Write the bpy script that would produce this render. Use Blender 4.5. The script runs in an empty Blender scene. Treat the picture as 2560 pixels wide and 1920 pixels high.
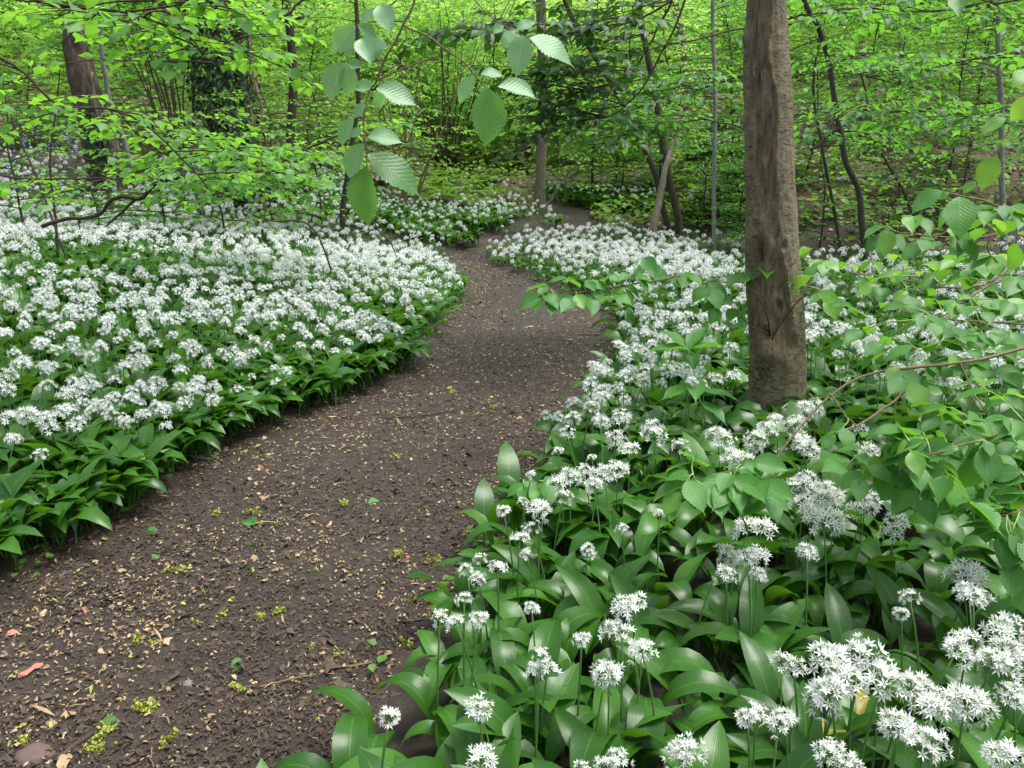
import bpy, math
import numpy as np
from mathutils import Vector, Matrix

rng = np.random.default_rng(11)
PI = math.pi
R = math.radians
sc = bpy.context.scene
COL = sc.collection

# ------------------------------------------------------------------ camera geometry (photo pixels 2560 x 1920)
FPX, TILT, CAMH = 1923.0, R(15.7), 1.30
ct, st = math.cos(TILT), math.sin(TILT)
CAM = np.array([0.0, 0.0, CAMH])


def ray(px, py):
    u = (px - 1280) / FPX
    v = (py - 960) / FPX
    return np.array([u, ct - v * st, -st - v * ct])


def at(px, py, Y):
    d = ray(px, py)
    return CAM + d * (Y / d[1])


def on_plane(px, py, z=0.0):
    d = ray(px, py)
    return CAM + d * ((z - CAMH) / d[2])


def depth(p):
    return p[1] * ct + (CAMH - p[2]) * st


def project(x, y, z):
    d = y * ct + (CAMH - z) * st
    v = (-(z - CAMH) * ct - y * st) / d   # cam up = (0, st, ct)
    v = -((y * st + (z - CAMH) * ct)) / d
    return 1280 + FPX * x / d, 960 + FPX * v, d


def base_z(y):
    d = np.asarray(y, float) - 10.8
    return 0.055 * (d + np.sqrt(d * d + .6))


def on_ground(px, py):
    q = on_plane(px, py, 0.0); d = ray(px, py); t = 0.0
    lo, hi = 0.3, 40.0
    for _ in range(50):
        m = .5 * (lo + hi); p = CAM + d * m
        if p[2] > base_z(p[1]): lo = m
        else: hi = m
    return CAM + d * lo


def gx(px, Y, z=0.0):
    return (px - 1280) / FPX * (Y * ct + (CAMH - z) * st)


# ------------------------------------------------------------------ noise
def vnoise(x, y, seed=0):
    x = np.asarray(x, float); y = np.asarray(y, float)
    xi = np.floor(x).astype(np.int64); yi = np.floor(y).astype(np.int64)
    xf = x - xi; yf = y - yi

    def h(a, b):
        n = (a * 374761393 + b * 668265263 + seed * 1442695041) & 0xFFFFFFFF
        n = ((n ^ (n >> 13)) * 1274126177) & 0xFFFFFFFF
        return ((n ^ (n >> 16)) & 0xFFFF) / 65535.0
    sx = xf * xf * (3 - 2 * xf); sy = yf * yf * (3 - 2 * yf)
    return (h(xi, yi) * (1 - sx) + h(xi + 1, yi) * sx) * (1 - sy) + (h(xi, yi + 1) * (1 - sx) + h(xi + 1, yi + 1) * sx) * sy


def fbm(x, y, seed=0, octv=3):
    s = 0; a = 0.5; t = 0
    for k in range(octv):
        s = s + a * vnoise(x * 2 ** k, y * 2 ** k, seed + k * 17); t += a; a *= 0.5
    return s / t


# ------------------------------------------------------------------ path edges and terrain
_L = [(0, 1450), (110, 1388), (310, 1283), (420, 1190), (600, 1085), (800, 1020), (1000, 930), (1090, 830), (1160, 755), (1155, 720),
      (1118, 672), (1110, 650), (1122, 632), (1180, 613), (1275, 599), (1400, 590)]
_R = [(960, 1900), (1040, 1640), (1120, 1545), (1190, 1430), (1270, 1310), (1340, 1200), (1420, 1110), (1480, 1020), (1535, 960),
      (1555, 890), (1540, 810), (1510, 765), (1335, 706), (1232, 672), (1206, 652), (1222, 636), (1290, 622), (1380, 614), (1480, 606)]
Lp = [on_ground(*p) for p in _L]
Rp = [on_ground(*p) for p in _R]
Lp = [np.array([-2.2, -2.0, 0]), np.array([-2.0, 0.5, 0]), np.array([-1.95, 1.6, 0])] + Lp
Rp = [np.array([-0.75, -2.0, 0]), np.array([-0.6, 0.2, 0]), np.array([-0.42, 1.0, 0])] + Rp
Ly, Lx = np.array([p[1] for p in Lp]), np.array([p[0] for p in Lp])
Ry, Rx = np.array([p[1] for p in Rp]), np.array([p[0] for p in Rp])
PATH_END = min(Ly[-1], Ry[-1])


def xL(y):
    return np.interp(y, Ly, Lx)


def xR(y):
    return np.interp(y, Ry, Rx)


def soft(d, k=1.0):
    return 0.5 * (d + np.sqrt(d * d + k * k))


def sm(a, b, x):
    t = np.clip((x - a) / (b - a), 0, 1)
    return t * t * (3 - 2 * t)


def terrain(x, y):
    x = np.asarray(x, float); y = np.asarray(y, float)
    lf = np.clip((-x - 1.3) / 2.5, 0, 1)
    z = base_z(y) + 0.052 * np.clip(y - 3, 0, 9) * lf - 0.5 * np.maximum(base_z(y) - .45, 0)
    z = z + 0.16 * soft(y - 12.5, 1.5) * sm(1.5, 5.5, -x) - 0.16 * soft(-12.5, 1.5) * 0
    yb = 15.5 - 6.6 * sm(2.3, 4.6, x)
    z = z + (0.17 + 0.10 * sm(2.0, 7.0, x)) * soft(y - yb, 1.2) + 0.16 * soft(y - 22, 3) * sm(4.0, 11.0, np.abs(x - 1.0))
    z = z + 0.10 * soft(np.abs(x) - 14, 4)
    off = sm(0.0, 0.5, np.maximum(xL(y) - x, x - xR(y)))
    off = np.where(y > PATH_END + 1.5, 1.0, off)
    z = z + off * (0.05 + 0.10 * (fbm(x * 0.9, y * 0.9, 3) - 0.5) + 0.03 * (fbm(x * 4, y * 4, 5) - 0.5))
    return z


Z0 = 0.0


# ------------------------------------------------------------------ mesh builder
class MB:
    def __init__(s):
        s.v = []; s.uv = []; s.t = []; s.fl = []; s.fs = []; s.fm = []; s.n = 0

    def add(s, v, faces, uv=None, tint=0.5, mat=0):
        """faces: list of (M,k) int arrays"""
        v = np.asarray(v, float).reshape(-1, 3); N = len(v)
        s.v.append(v)
        s.uv.append(np.zeros((N, 2)) if uv is None else np.asarray(uv, float))
        s.t.append(np.full(N, tint) if np.isscalar(tint) else np.asarray(tint, float))
        for f in faces:
            f = np.asarray(f, np.int64)
            if f.size == 0: continue
            s.fl.append((f + s.n).ravel()); s.fs.append(np.full(len(f), f.shape[1]))
            s.fm.append(np.full(len(f), mat))
        s.n += N

    def inst(s, tpl, P, M, tint, mat=None):
        """instances of tpl (list of pieces (v, faces, uv, mat)) at P (N,3) with matrices M (N,3,3)"""
        P = np.asarray(P, float); N = len(P)
        if N == 0: return
        for (v, faces, uv, m) in tpl:
            V = len(v)
            vv = np.einsum('nij,vj->nvi', M, v) + P[:, None, :]
            ff = [(np.asarray(f)[None, :, :] + (np.arange(N) * V)[:, None, None]).reshape(-1, np.asarray(f).shape[1]) for f in faces]
            s.add(vv.reshape(-1, 3), ff, np.tile(uv, (N, 1)), np.repeat(np.asarray(tint, float), V), m if mat is None else mat)

    def build(s, name, mats, origin=None, smooth=True):
        v = np.concatenate(s.v)
        if origin is not None: v = v - np.asarray(origin)
        loops = np.concatenate(s.fl).astype(np.int32); tot = np.concatenate(s.fs).astype(np.int32)
        start = np.concatenate([[0], np.cumsum(tot)[:-1]]).astype(np.int32)
        me = bpy.data.meshes.new(name)
        me.vertices.add(len(v)); me.vertices.foreach_set('co', v.astype(np.float32).ravel())
        me.loops.add(len(loops)); me.loops.foreach_set('vertex_index', loops)
        me.polygons.add(len(tot)); me.polygons.foreach_set('loop_start', start); me.polygons.foreach_set('loop_total', tot)
        me.polygons.foreach_set('material_index', np.concatenate(s.fm).astype(np.int32))
        me.polygons.foreach_set('use_smooth', np.full(len(tot), smooth))
        uv = me.uv_layers.new(name='UVMap')
        uv.data.foreach_set('uv', np.concatenate(s.uv)[loops].astype(np.float32).ravel())
        at_ = me.attributes.new('tint', 'FLOAT', 'POINT')
        at_.data.foreach_set('value', np.concatenate(s.t).astype(np.float32))
        for m in mats: me.materials.append(m)
        me.update(); me.validate()
        return me


def norm(a):
    a = np.asarray(a, float)
    return a / (np.linalg.norm(a, axis=-1, keepdims=True) + 1e-12)


def tube(pts, rad, sides=8, cap=True, lump=0.0, seed=0):
    P = np.asarray(pts, float); K = len(P); rad = np.broadcast_to(np.asarray(rad, float), (K,))
    T = np.gradient(P, axis=0); T = norm(T)
    ref = np.array([1.0, 0, 0]) if abs(T[0][0]) < 0.8 else np.array([0, 1.0, 0])
    A = np.zeros((K, 3)); a = ref
    for k in range(K):
        a = a - T[k] * np.dot(a, T[k]); a = a / (np.linalg.norm(a) + 1e-9); A[k] = a
    B = np.cross(T, A)
    th = np.linspace(0, 2 * PI, sides, endpoint=False)
    r = rad[:, None] * np.ones(sides)[None, :]
    if lump:
        L = np.concatenate([[0], np.cumsum(np.linalg.norm(np.diff(P, axis=0), axis=1))])
        r = r * (1 + lump * (fbm(np.cos(th)[None, :] * 2 + 7 + 0 * L[:, None], np.sin(th)[None, :] * 2 + L[:, None] * 5 + seed, seed) - 0.5))
    V = P[:, None, :] + r[..., None] * (np.cos(th)[None, :, None] * A[:, None, :] + np.sin(th)[None, :, None] * B[:, None, :])
    i = np.arange(K - 1)[:, None]; j = np.arange(sides)[None, :]; j2 = (j + 1) % sides
    q = np.stack([i * sides + j + 0 * i, i * sides + j2, (i + 1) * sides + j2, (i + 1) * sides + j], -1).reshape(-1, 4)
    uv = np.stack([np.tile(np.linspace(0, 1, sides), K), np.repeat(np.linspace(0, 1, K), sides)], 1)
    V = V.reshape(-1, 3); f = [q]
    if cap:
        V = np.concatenate([V, P[-1:], P[:1]]); uv = np.concatenate([uv, [[.5, 1], [.5, 0]]])
        n = K * sides; j = np.arange(sides); j2 = (j + 1) % sides
        f.append(np.stack([(K - 1) * sides + j, (K - 1) * sides + j2, np.full(sides, n)], 1))
        f.append(np.stack([j2, j, np.full(sides, n + 1)], 1))
    return V, f, uv


def smooth_line(pts, n=24, wob=0.0, r=None):
    """Catmull-Rom resample"""
    P = np.asarray(pts, float)
    if len(P) == 2:
        t = np.linspace(0, 1, n)[:, None]; Q = P[0] * (1 - t) + P[1] * t
    else:
        E = np.concatenate([[2 * P[0] - P[1]], P, [2 * P[-1] - P[-2]]])
        u = np.linspace(0, len(P) - 1 - 1e-6, n); k = u.astype(int); t = (u - k)[:, None]
        p0, p1, p2, p3 = E[k], E[k + 1], E[k + 2], E[k + 3]
        Q = 0.5 * (2 * p1 + (p2 - p0) * t + (2 * p0 - 5 * p1 + 4 * p2 - p3) * t * t + (3 * p1 - p0 - 3 * p2 + p3) * t ** 3)
    if wob and r is not None:
        w = r.normal(0, wob, Q.shape); w = (w + np.roll(w, 1, 0) + np.roll(w, -1, 0)) / 3; w[0] = 0
        Q = Q + w
    return Q


def frames(d, n):
    """matrices with columns across, along(d), normal"""
    d = norm(d); n = n - d * np.sum(n * d, -1, keepdims=True); n = norm(n)
    a = np.cross(d, n)
    return np.stack([a, d, n], -1)


# ------------------------------------------------------------------ objects
def tagit(o, label=None, cat=None, group=None, kind=None):
    if label: o['label'] = label
    if cat: o['category'] = cat
    if group: o['group'] = group
    if kind: o['kind'] = kind
    return o


def link(o, parent=None):
    COL.objects.link(o)
    if parent is not None: o.parent = parent
    return o


def thing(name, loc, label, cat, group=None):
    o = link(bpy.data.objects.new(name, None)); o.location = tuple(loc); o.empty_display_size = 0.05
    return tagit(o, label, cat, group)


def part(name, mb, mats, parent, smooth=True):
    me = mb if isinstance(mb, bpy.types.Mesh) else mb.build(name, mats, origin=parent.location, smooth=smooth)
    return link(bpy.data.objects.new(name, me), parent)


def sub(name, mb, mats, parent):
    """a piece of a part: the part sits at its thing's origin"""
    me = mb.build(name, mats, origin=parent.parent.location)
    return link(bpy.data.objects.new(name, me), parent)


def leaves_to_twigs(t):
    """hang each leaf on the twig it grows from (the twigs sit at the thing's origin)"""
    tw = [(c, np.array([v.co for v in c.data.vertices])) for c in t.children if c.name.split('.')[0] == 'twig']
    for c in list(t.children):
        if c.name.split('.')[0] == 'leaf' and tw:
            p = np.array(c.location)
            k = min(tw, key=lambda q: np.min(np.sum((q[1] - p) ** 2, 1)))
            c.parent = k[0]


def single(name, mb, mats, label=None, cat=None, group=None, kind=None, origin=None, smooth=True):
    me = mb if isinstance(mb, bpy.types.Mesh) else mb.build(name, mats, origin=origin, smooth=smooth)
    o = link(bpy.data.objects.new(name, me))
    if origin is not None: o.location = tuple(origin)
    return tagit(o, label, cat, group, kind)


def copy_tree(root, loc, rz=0, scale=(1, 1, 1), label=None, group=None):
    c = root.copy(); COL.objects.link(c); c.location = tuple(loc); c.rotation_euler = (0, 0, rz); c.scale = scale
    if label: c['label'] = label
    if group: c['group'] = group
    for ch in list(root.children):
        d = ch.copy(); COL.objects.link(d); d.parent = c
        for g in list(ch.children):
            e = g.copy(); COL.objects.link(e); e.parent = d
    return c


# ------------------------------------------------------------------ materials
class NT:
    def __init__(s, name):
        s.m = bpy.data.materials.new(name); s.m.use_nodes = True
        s.t = s.m.node_tree; s.t.nodes.clear()
        s.out = s.n('ShaderNodeOutputMaterial')

    def n(s, typ, ins=None, **kw):
        nd = s.t.nodes.new(typ)
        for k, v in kw.items(): setattr(nd, k, v)
        for k, v in (ins or {}).items():
            if hasattr(v, 'is_output'): s.t.links.new(v, nd.inputs[k])
            else: nd.inputs[k].default_value = v
        return nd

    def math(s, op, a, b=0.0, c=0.0):
        return s.n('ShaderNodeMath', {0: a, 1: b, 2: c}, operation=op).outputs[0]

    def mix(s, f, a, b, mode='MIX'):
        nd = s.n('ShaderNodeMix', None, data_type='RGBA', blend_type=mode)
        for k, v in ((0, f), (6, a), (7, b)):
            if hasattr(v, 'is_output'): s.t.links.new(v, nd.inputs[k])
            else: nd.inputs[k].default_value = v
        return nd.outputs[2]

    def noise(s, vec, scale, detail=4, rough=0.55):
        ins = {'Scale': scale, 'Detail': detail, 'Roughness': rough}
        if vec is not None: ins['Vector'] = vec
        return s.n('ShaderNodeTexNoise', ins).outputs[0]

    def ramp(s, f, stops):
        nd = s.n('ShaderNodeValToRGB', {0: f}); e = nd.color_ramp.elements
        while len(e) > 1: e.remove(e[-1])
        e[0].position = stops[0][0]; e[0].color = col(stops[0][1])
        for p, c in stops[1:]:
            x = e.new(p); x.color = col(c)
        return nd.outputs[0]

    def attr(s, name):
        return s.n('ShaderNodeAttribute', attribute_name=name).outputs['Fac']

    def done(s, shader):
        s.t.links.new(shader, s.out.inputs[0]); return s.m


def col(c):
    return (c, c, c, 1) if np.isscalar(c) else (c[0], c[1], c[2], 1)


def leafmat(name, c1, c2, tr, tf=0.4, rough=0.4, veins=None, spec=0.5, sheen_bump=0.3, old=None):
    T = NT(name)
    tint = T.attr('tint')
    rnd = T.n('ShaderNodeObjectInfo').outputs['Random']
    t2 = T.math('FRACT', T.math('ADD', tint, T.math('MULTIPLY', rnd, 0.37)))
    base = T.mix(t2, col(c1), col(c2))
    geo = T.n('ShaderNodeTexCoord').outputs['Object']
    blot = T.noise(geo, 23.0, 3)
    base = T.mix(T.math('MULTIPLY', blot, 0.35), base, col([x * 0.55 for x in c1]))
    uv = T.n('ShaderNodeTexCoord').outputs['UV']
    sp = T.n('ShaderNodeSeparateXYZ', {0: uv})
    u, v = sp.outputs[0], sp.outputs[1]
    au = T.math('ABSOLUTE', T.math('SUBTRACT', u, 0.5))
    nrm = None
    if veins == 'pinnate':
        w = T.math('ADD', T.math('SUBTRACT', v, T.math('MULTIPLY', T.math('POWER', au, 0.85), 0.55)), T.math('MULTIPLY', T.noise(geo, 30.0, 2), 0.03))
        s_ = T.math('ABSOLUTE', T.math('SINE', T.math('MULTIPLY', w, PI * 12)))
        vein = T.math('SUBTRACT', 1.0, T.math('MULTIPLY', s_, 3.2)); vein = T.math('MAXIMUM', vein, 0.0)
        mid = T.math('MAXIMUM', T.math('SUBTRACT', 1.0, T.math('MULTIPLY', au, 45.0)), 0.0)
        vv = T.math('MAXIMUM', T.math('MULTIPLY', vein, 0.75), mid)
        base = T.mix(T.math('MULTIPLY', vv, 0.45), base, col([c2[0] * 2.2 + .03, c2[1] * 1.7 + .03, c2[2] * 2.2 + .02]))
        fine = T.noise(geo, 260.0, 2)
        hgt = T.math('ADD', T.math('MULTIPLY', s_, 0.9), T.math('MULTIPLY', fine, 0.25))
        nrm = T.n('ShaderNodeBump', {'Strength': sheen_bump * .5, 'Distance': 0.0014, 'Height': hgt}).outputs[0]
    elif veins == 'parallel':
        s_ = T.math('SINE', T.math('MULTIPLY', u, PI * 22))
        mid = T.math('MAXIMUM', T.math('SUBTRACT', 1.0, T.math('MULTIPLY', au, 26.0)), 0.0)
        base = T.mix(T.math('MULTIPLY', mid, 0.45), base, col([c2[0] * 1.6 + .02, c2[1] * 1.4 + .02, c2[2] * 1.4 + .01]))
        base = T.mix(T.math('MULTIPLY', T.math('ADD', s_, 1.0), 0.045), base, col([x * 0.6 for x in c1]))
        sp_ = T.n('ShaderNodeTexVoronoi', {'Vector': geo, 'Scale': 70.0})
        spk = T.math('MULTIPLY', T.math('LESS_THAN', sp_.outputs['Distance'], 0.16), T.math('GREATER_THAN', T.noise(geo, 9.0, 2), 0.60))
        base = T.mix(T.math('MULTIPLY', spk, 0.55), base, col((0.16, 0.15, 0.05)))
        lump = T.noise(geo, 40.0, 2)
        hgt = T.math('ADD', T.math('MULTIPLY', s_, 0.05), lump)
        nrm = T.n('ShaderNodeBump', {'Strength': sheen_bump, 'Distance': 0.003, 'Height': hgt}).outputs[0]
    if old is not None:
        base = T.mix(T.math('GREATER_THAN', t2, 0.985), base, col(old))
    ins = {'Base Color': base, 'Roughness': rough, 'Specular IOR Level': spec}
    if nrm is not None: ins['Normal'] = nrm
    p = T.n('ShaderNodeBsdfPrincipled', ins).outputs[0]
    trc = T.mix(t2, col([x * 0.75 for x in tr]), col(tr))
    tl = T.n('ShaderNodeBsdfTranslucent', {'Color': trc}).outputs[0]
    return T.done(T.n('ShaderNodeMixShader', {0: tf, 1: p, 2: tl}).outputs[0])


def barkmat(name, c1, c2, c3, sx=14.0, sz=3.0, bump=0.6, moss=None, rough=0.9):
    T = NT(name)
    g = T.n('ShaderNodeTexCoord').outputs['Object']
    mp = T.n('ShaderNodeMapping', {0: g}); mp.inputs['Scale'].default_value = (sx, sx, sz)
    a = T.noise(mp.outputs[0], 2.0, 6, 0.65)
    b = T.noise(g, 3.5, 4)
    base = T.ramp(a, [(0.3, c1), (0.52, c2), (0.72, c3)])
    base = T.mix(T.math('MULTIPLY', b, 0.5), base, col(c1))
    if moss is not None:
        mk = T.ramp(T.noise(g, 5.0, 5, 0.6), [(0.55, 0.0), (0.68, 0.8)])
        base = T.mix(mk, base, col(moss))
    nb = T.n('ShaderNodeBump', {'Strength': bump, 'Distance': 0.02, 'Height': a}).outputs[0]
    return T.done(T.n('ShaderNodeBsdfPrincipled', {'Base Color': base, 'Roughness': rough, 'Normal': nb, 'Specular IOR Level': 0.25}).outputs[0])


def plainmat(name, c1, c2, rough=0.7, scale=30.0, bump=0.0, trans=0.0, spec=0.4):
    T = NT(name)
    g = T.n('ShaderNodeTexCoord').outputs['Object']
    t = T.attr('tint')
    n = T.noise(g, scale, 4)
    base = T.mix(T.math('MULTIPLY', T.math('ADD', t, n), 0.55), col(c1), col(c2))
    ins = {'Base Color': base, 'Roughness': rough, 'Specular IOR Level': spec}
    if bump: ins['Normal'] = T.n('ShaderNodeBump', {'Strength': bump, 'Distance': 0.01, 'Height': n}).outputs[0]
    p = T.n('ShaderNodeBsdfPrincipled', ins).outputs[0]
    if trans:
        p = T.n('ShaderNodeMixShader', {0: trans, 1: p, 2: T.n('ShaderNodeBsdfTranslucent', {'Color': base}).outputs[0]}).outputs[0]
    return T.done(p)


M = {}
M['garlic'] = leafmat('garlic_leaf', (0.020, 0.082, 0.010), (0.062, 0.185, 0.020), (0.14, 0.40, 0.02), 0.26, 0.31, 'parallel', 0.36, 0.22)
M['garlic_old'] = leafmat('garlic_leaf_yellowing', (0.20, 0.24, 0.03), (0.42, 0.36, 0.05), (0.5, 0.45, 0.05), 0.3, 0.45, 'parallel')
M['stalk'] = plainmat('garlic_stalk', (0.05, 0.14, 0.03), (0.10, 0.22, 0.05), 0.4)
M['petal'] = plainmat('white_petal', (0.79, 0.83, 0.80), (0.87, 0.89, 0.87), 0.5, 60, trans=0.30)
M['pistil'] = plainmat('flower_centre', (0.38, 0.45, 0.10), (0.55, 0.55, 0.2), 0.6)
M['elm'] = leafmat('elm_leaf', (0.042, 0.165, 0.028), (0.082, 0.250, 0.042), (0.22, 0.56, 0.04), 0.36, 0.44, 'pinnate', 0.42, 0.55)
M['elm_sheen'] = leafmat('elm_leaf_sheen', (0.140, 0.315, 0.140), (0.210, 0.420, 0.195), (0.34, 0.70, 0.14), 0.38, 0.38, 'pinnate', 0.65, 0.45)  # sky sheen on the hanging leaves put into a paler base colour
M['elm_fresh'] = leafmat('elm_leaf_fresh', (0.10, 0.28, 0.03), (0.15, 0.36, 0.05), (0.34, 0.65, 0.06), 0.42, 0.40, 'pinnate', 0.5, 0.5)
M['hazel'] = leafmat('hazel_leaf', (0.050, 0.180, 0.028), (0.105, 0.285, 0.045), (0.30, 0.70, 0.05), 0.46, 0.45, 'pinnate', 0.45, 0.45)
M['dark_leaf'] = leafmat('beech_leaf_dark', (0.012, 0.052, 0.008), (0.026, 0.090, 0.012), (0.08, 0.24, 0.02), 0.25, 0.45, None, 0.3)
M['wood_leaf'] = leafmat('woodland_leaf', (0.062, 0.205, 0.024), (0.135, 0.320, 0.045), (0.33, 0.74, 0.07), 0.52, 0.5, None, 0.45)
M['wood_leaf_deep'] = leafmat('woodland_leaf_deep', (0.034, 0.130, 0.020), (0.078, 0.225, 0.034), (0.22, 0.58, 0.05), 0.48, 0.48, None, 0.45)
M['wood_leaf_lit'] = leafmat('woodland_leaf_lit', (0.150, 0.340, 0.050), (0.270, 0.480, 0.110), (0.56, 0.88, 0.18), 0.54, 0.5, None, 0.4)  # lighter copy of woodland_leaf, brightness of the lit distance put into its colour
M['ivy'] = leafmat('ivy_leaf', (0.010, 0.040, 0.010), (0.026, 0.080, 0.016), (0.05, 0.12, 0.02), 0.15, 0.5, None, 0.3)
M['twig'] = barkmat('twig_bark', (0.030, 0.022, 0.016), (0.065, 0.048, 0.034), (0.12, 0.09, 0.065), 60, 30, 0.2)
M['twig_pale'] = barkmat('twig_bark_pale', (0.11, 0.075, 0.05), (0.20, 0.14, 0.09), (0.30, 0.22, 0.15), 90, 40, 0.2)
M['twig_green'] = plainmat('green_twig', (0.22, 0.34, 0.08), (0.30, 0.42, 0.12), 0.5)
M['bark_dark'] = barkmat('bark_dark', (0.030, 0.026, 0.020), (0.065, 0.055, 0.042), (0.11, 0.095, 0.07), 14, 4, 0.5, (0.05, 0.07, 0.03))
M['bark_grey'] = barkmat('bark_grey', (0.085, 0.076, 0.054), (0.16, 0.146, 0.104), (0.23, 0.21, 0.155), 14, 6, 0.4, (0.12, 0.13, 0.07))
M['bark_pale'] = barkmat('bark_pale', (0.10, 0.088, 0.064), (0.19, 0.165, 0.122), (0.27, 0.24, 0.18), 14, 4, 0.4)
M['bark_silver'] = barkmat('bark_silver', (0.13, 0.13, 0.115), (0.22, 0.22, 0.20), (0.32, 0.32, 0.29), 16, 6, 0.3)
M['dead_wood'] = barkmat('dead_wood', (0.030, 0.024, 0.018), (0.080, 0.064, 0.046), (0.17, 0.14, 0.105), 9, 2.5, 0.8)
M['bark_pink'] = barkmat('bark_pinkish', (0.13, 0.085, 0.06), (0.24, 0.16, 0.115), (0.33, 0.24, 0.18), 16, 6, 0.3)
M['chip_dark'] = plainmat('bark_chip_dark', (0.014, 0.0100, 0.0068), (0.088, 0.060, 0.039), 0.7, 60, spec=0.4)
M['chip_tan'] = plainmat('leaf_scrap_tan', (0.10, 0.055, 0.028), (0.46, 0.34, 0.19), 0.7, 40)
M['chip_red'] = plainmat('bud_scale_reddish', (0.22, 0.07, 0.04), (0.45, 0.20, 0.13), 0.6, 40)
M['chip_green'] = plainmat('maple_flower_green', (0.20, 0.26, 0.025), (0.40, 0.45, 0.07), 0.6, 60, trans=0.2)
M['dry_leaf'] = plainmat('dry_beech_leaf', (0.09, 0.050, 0.028), (0.36, 0.235, 0.15), 0.75, 20)
M['stone_red'] = plainmat('reddish_stone', (0.075, 0.050, 0.042), (0.19, 0.125, 0.100), 0.85, 22, 0.5)
M['stone_grey'] = plainmat('grey_stone', (0.10, 0.10, 0.095), (0.22, 0.22, 0.21), 0.8, 22, 0.5)
M['blue'] = plainmat('bluebell_flower', (0.16, 0.17, 0.55), (0.28, 0.30, 0.72), 0.6, 30, trans=0.25)
M['fern'] = leafmat('fern_frond', (0.060, 0.170, 0.020), (0.120, 0.270, 0.032), (0.28, 0.50, 0.05), 0.38, 0.5)


def soil_mat(name, hill):
    T = NT(name)
    g = T.n('ShaderNodeTexCoord').outputs['Object']
    a = T.noise(g, 2.2, 5); b = T.noise(g, 38.0, 6, 0.7); c = T.noise(g, 150.0, 4, 0.7)
    base = T.ramp(b, [(0.30, (0.0115, 0.0082, 0.0056)), (0.5, (0.028, 0.0202, 0.0138)), (0.68, (0.052, 0.038, 0.0265))])
    base = T.mix(T.math('MULTIPLY', a, 0.5), base, col((0.050, 0.036, 0.028)))
    vor = T.n('ShaderNodeTexVoronoi', {'Vector': g, 'Scale': 60.0})
    speck = T.ramp(vor.outputs['Color'], [(0.0, 0.0), (0.80, 0.0), (0.84, 1.0)])
    base = T.mix(T.math('MULTIPLY', speck, 0.35), base, col((0.15, 0.10, 0.065)))
    hg = T.math('ADD', T.math('MULTIPLY', b, 1.0), T.math('MULTIPLY', c, 0.45))
    rough = 0.62
    if hill:
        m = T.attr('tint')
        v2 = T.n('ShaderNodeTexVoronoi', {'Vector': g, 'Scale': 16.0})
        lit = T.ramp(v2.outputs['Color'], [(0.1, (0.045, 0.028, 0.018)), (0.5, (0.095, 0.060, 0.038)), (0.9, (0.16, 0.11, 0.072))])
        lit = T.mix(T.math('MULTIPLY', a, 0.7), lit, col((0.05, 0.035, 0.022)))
        base = T.mix(m, T.mix(0.55, base, col((0.010, 0.009, 0.006))), lit); rough = 0.85  # bed soil darkened to paint in the shade between the plants
    nb = T.n('ShaderNodeBump', {'Strength': 0.9, 'Distance': 0.012, 'Height': hg}).outputs[0]
    return T.done(T.n('ShaderNodeBsdfPrincipled', {'Base Color': base, 'Roughness': rough, 'Normal': nb, 'Specular IOR Level': 0.4}).outputs[0])


M['ground'] = soil_mat('woodland_soil', True)
M['path'] = soil_mat('path_soil', False)


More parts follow.
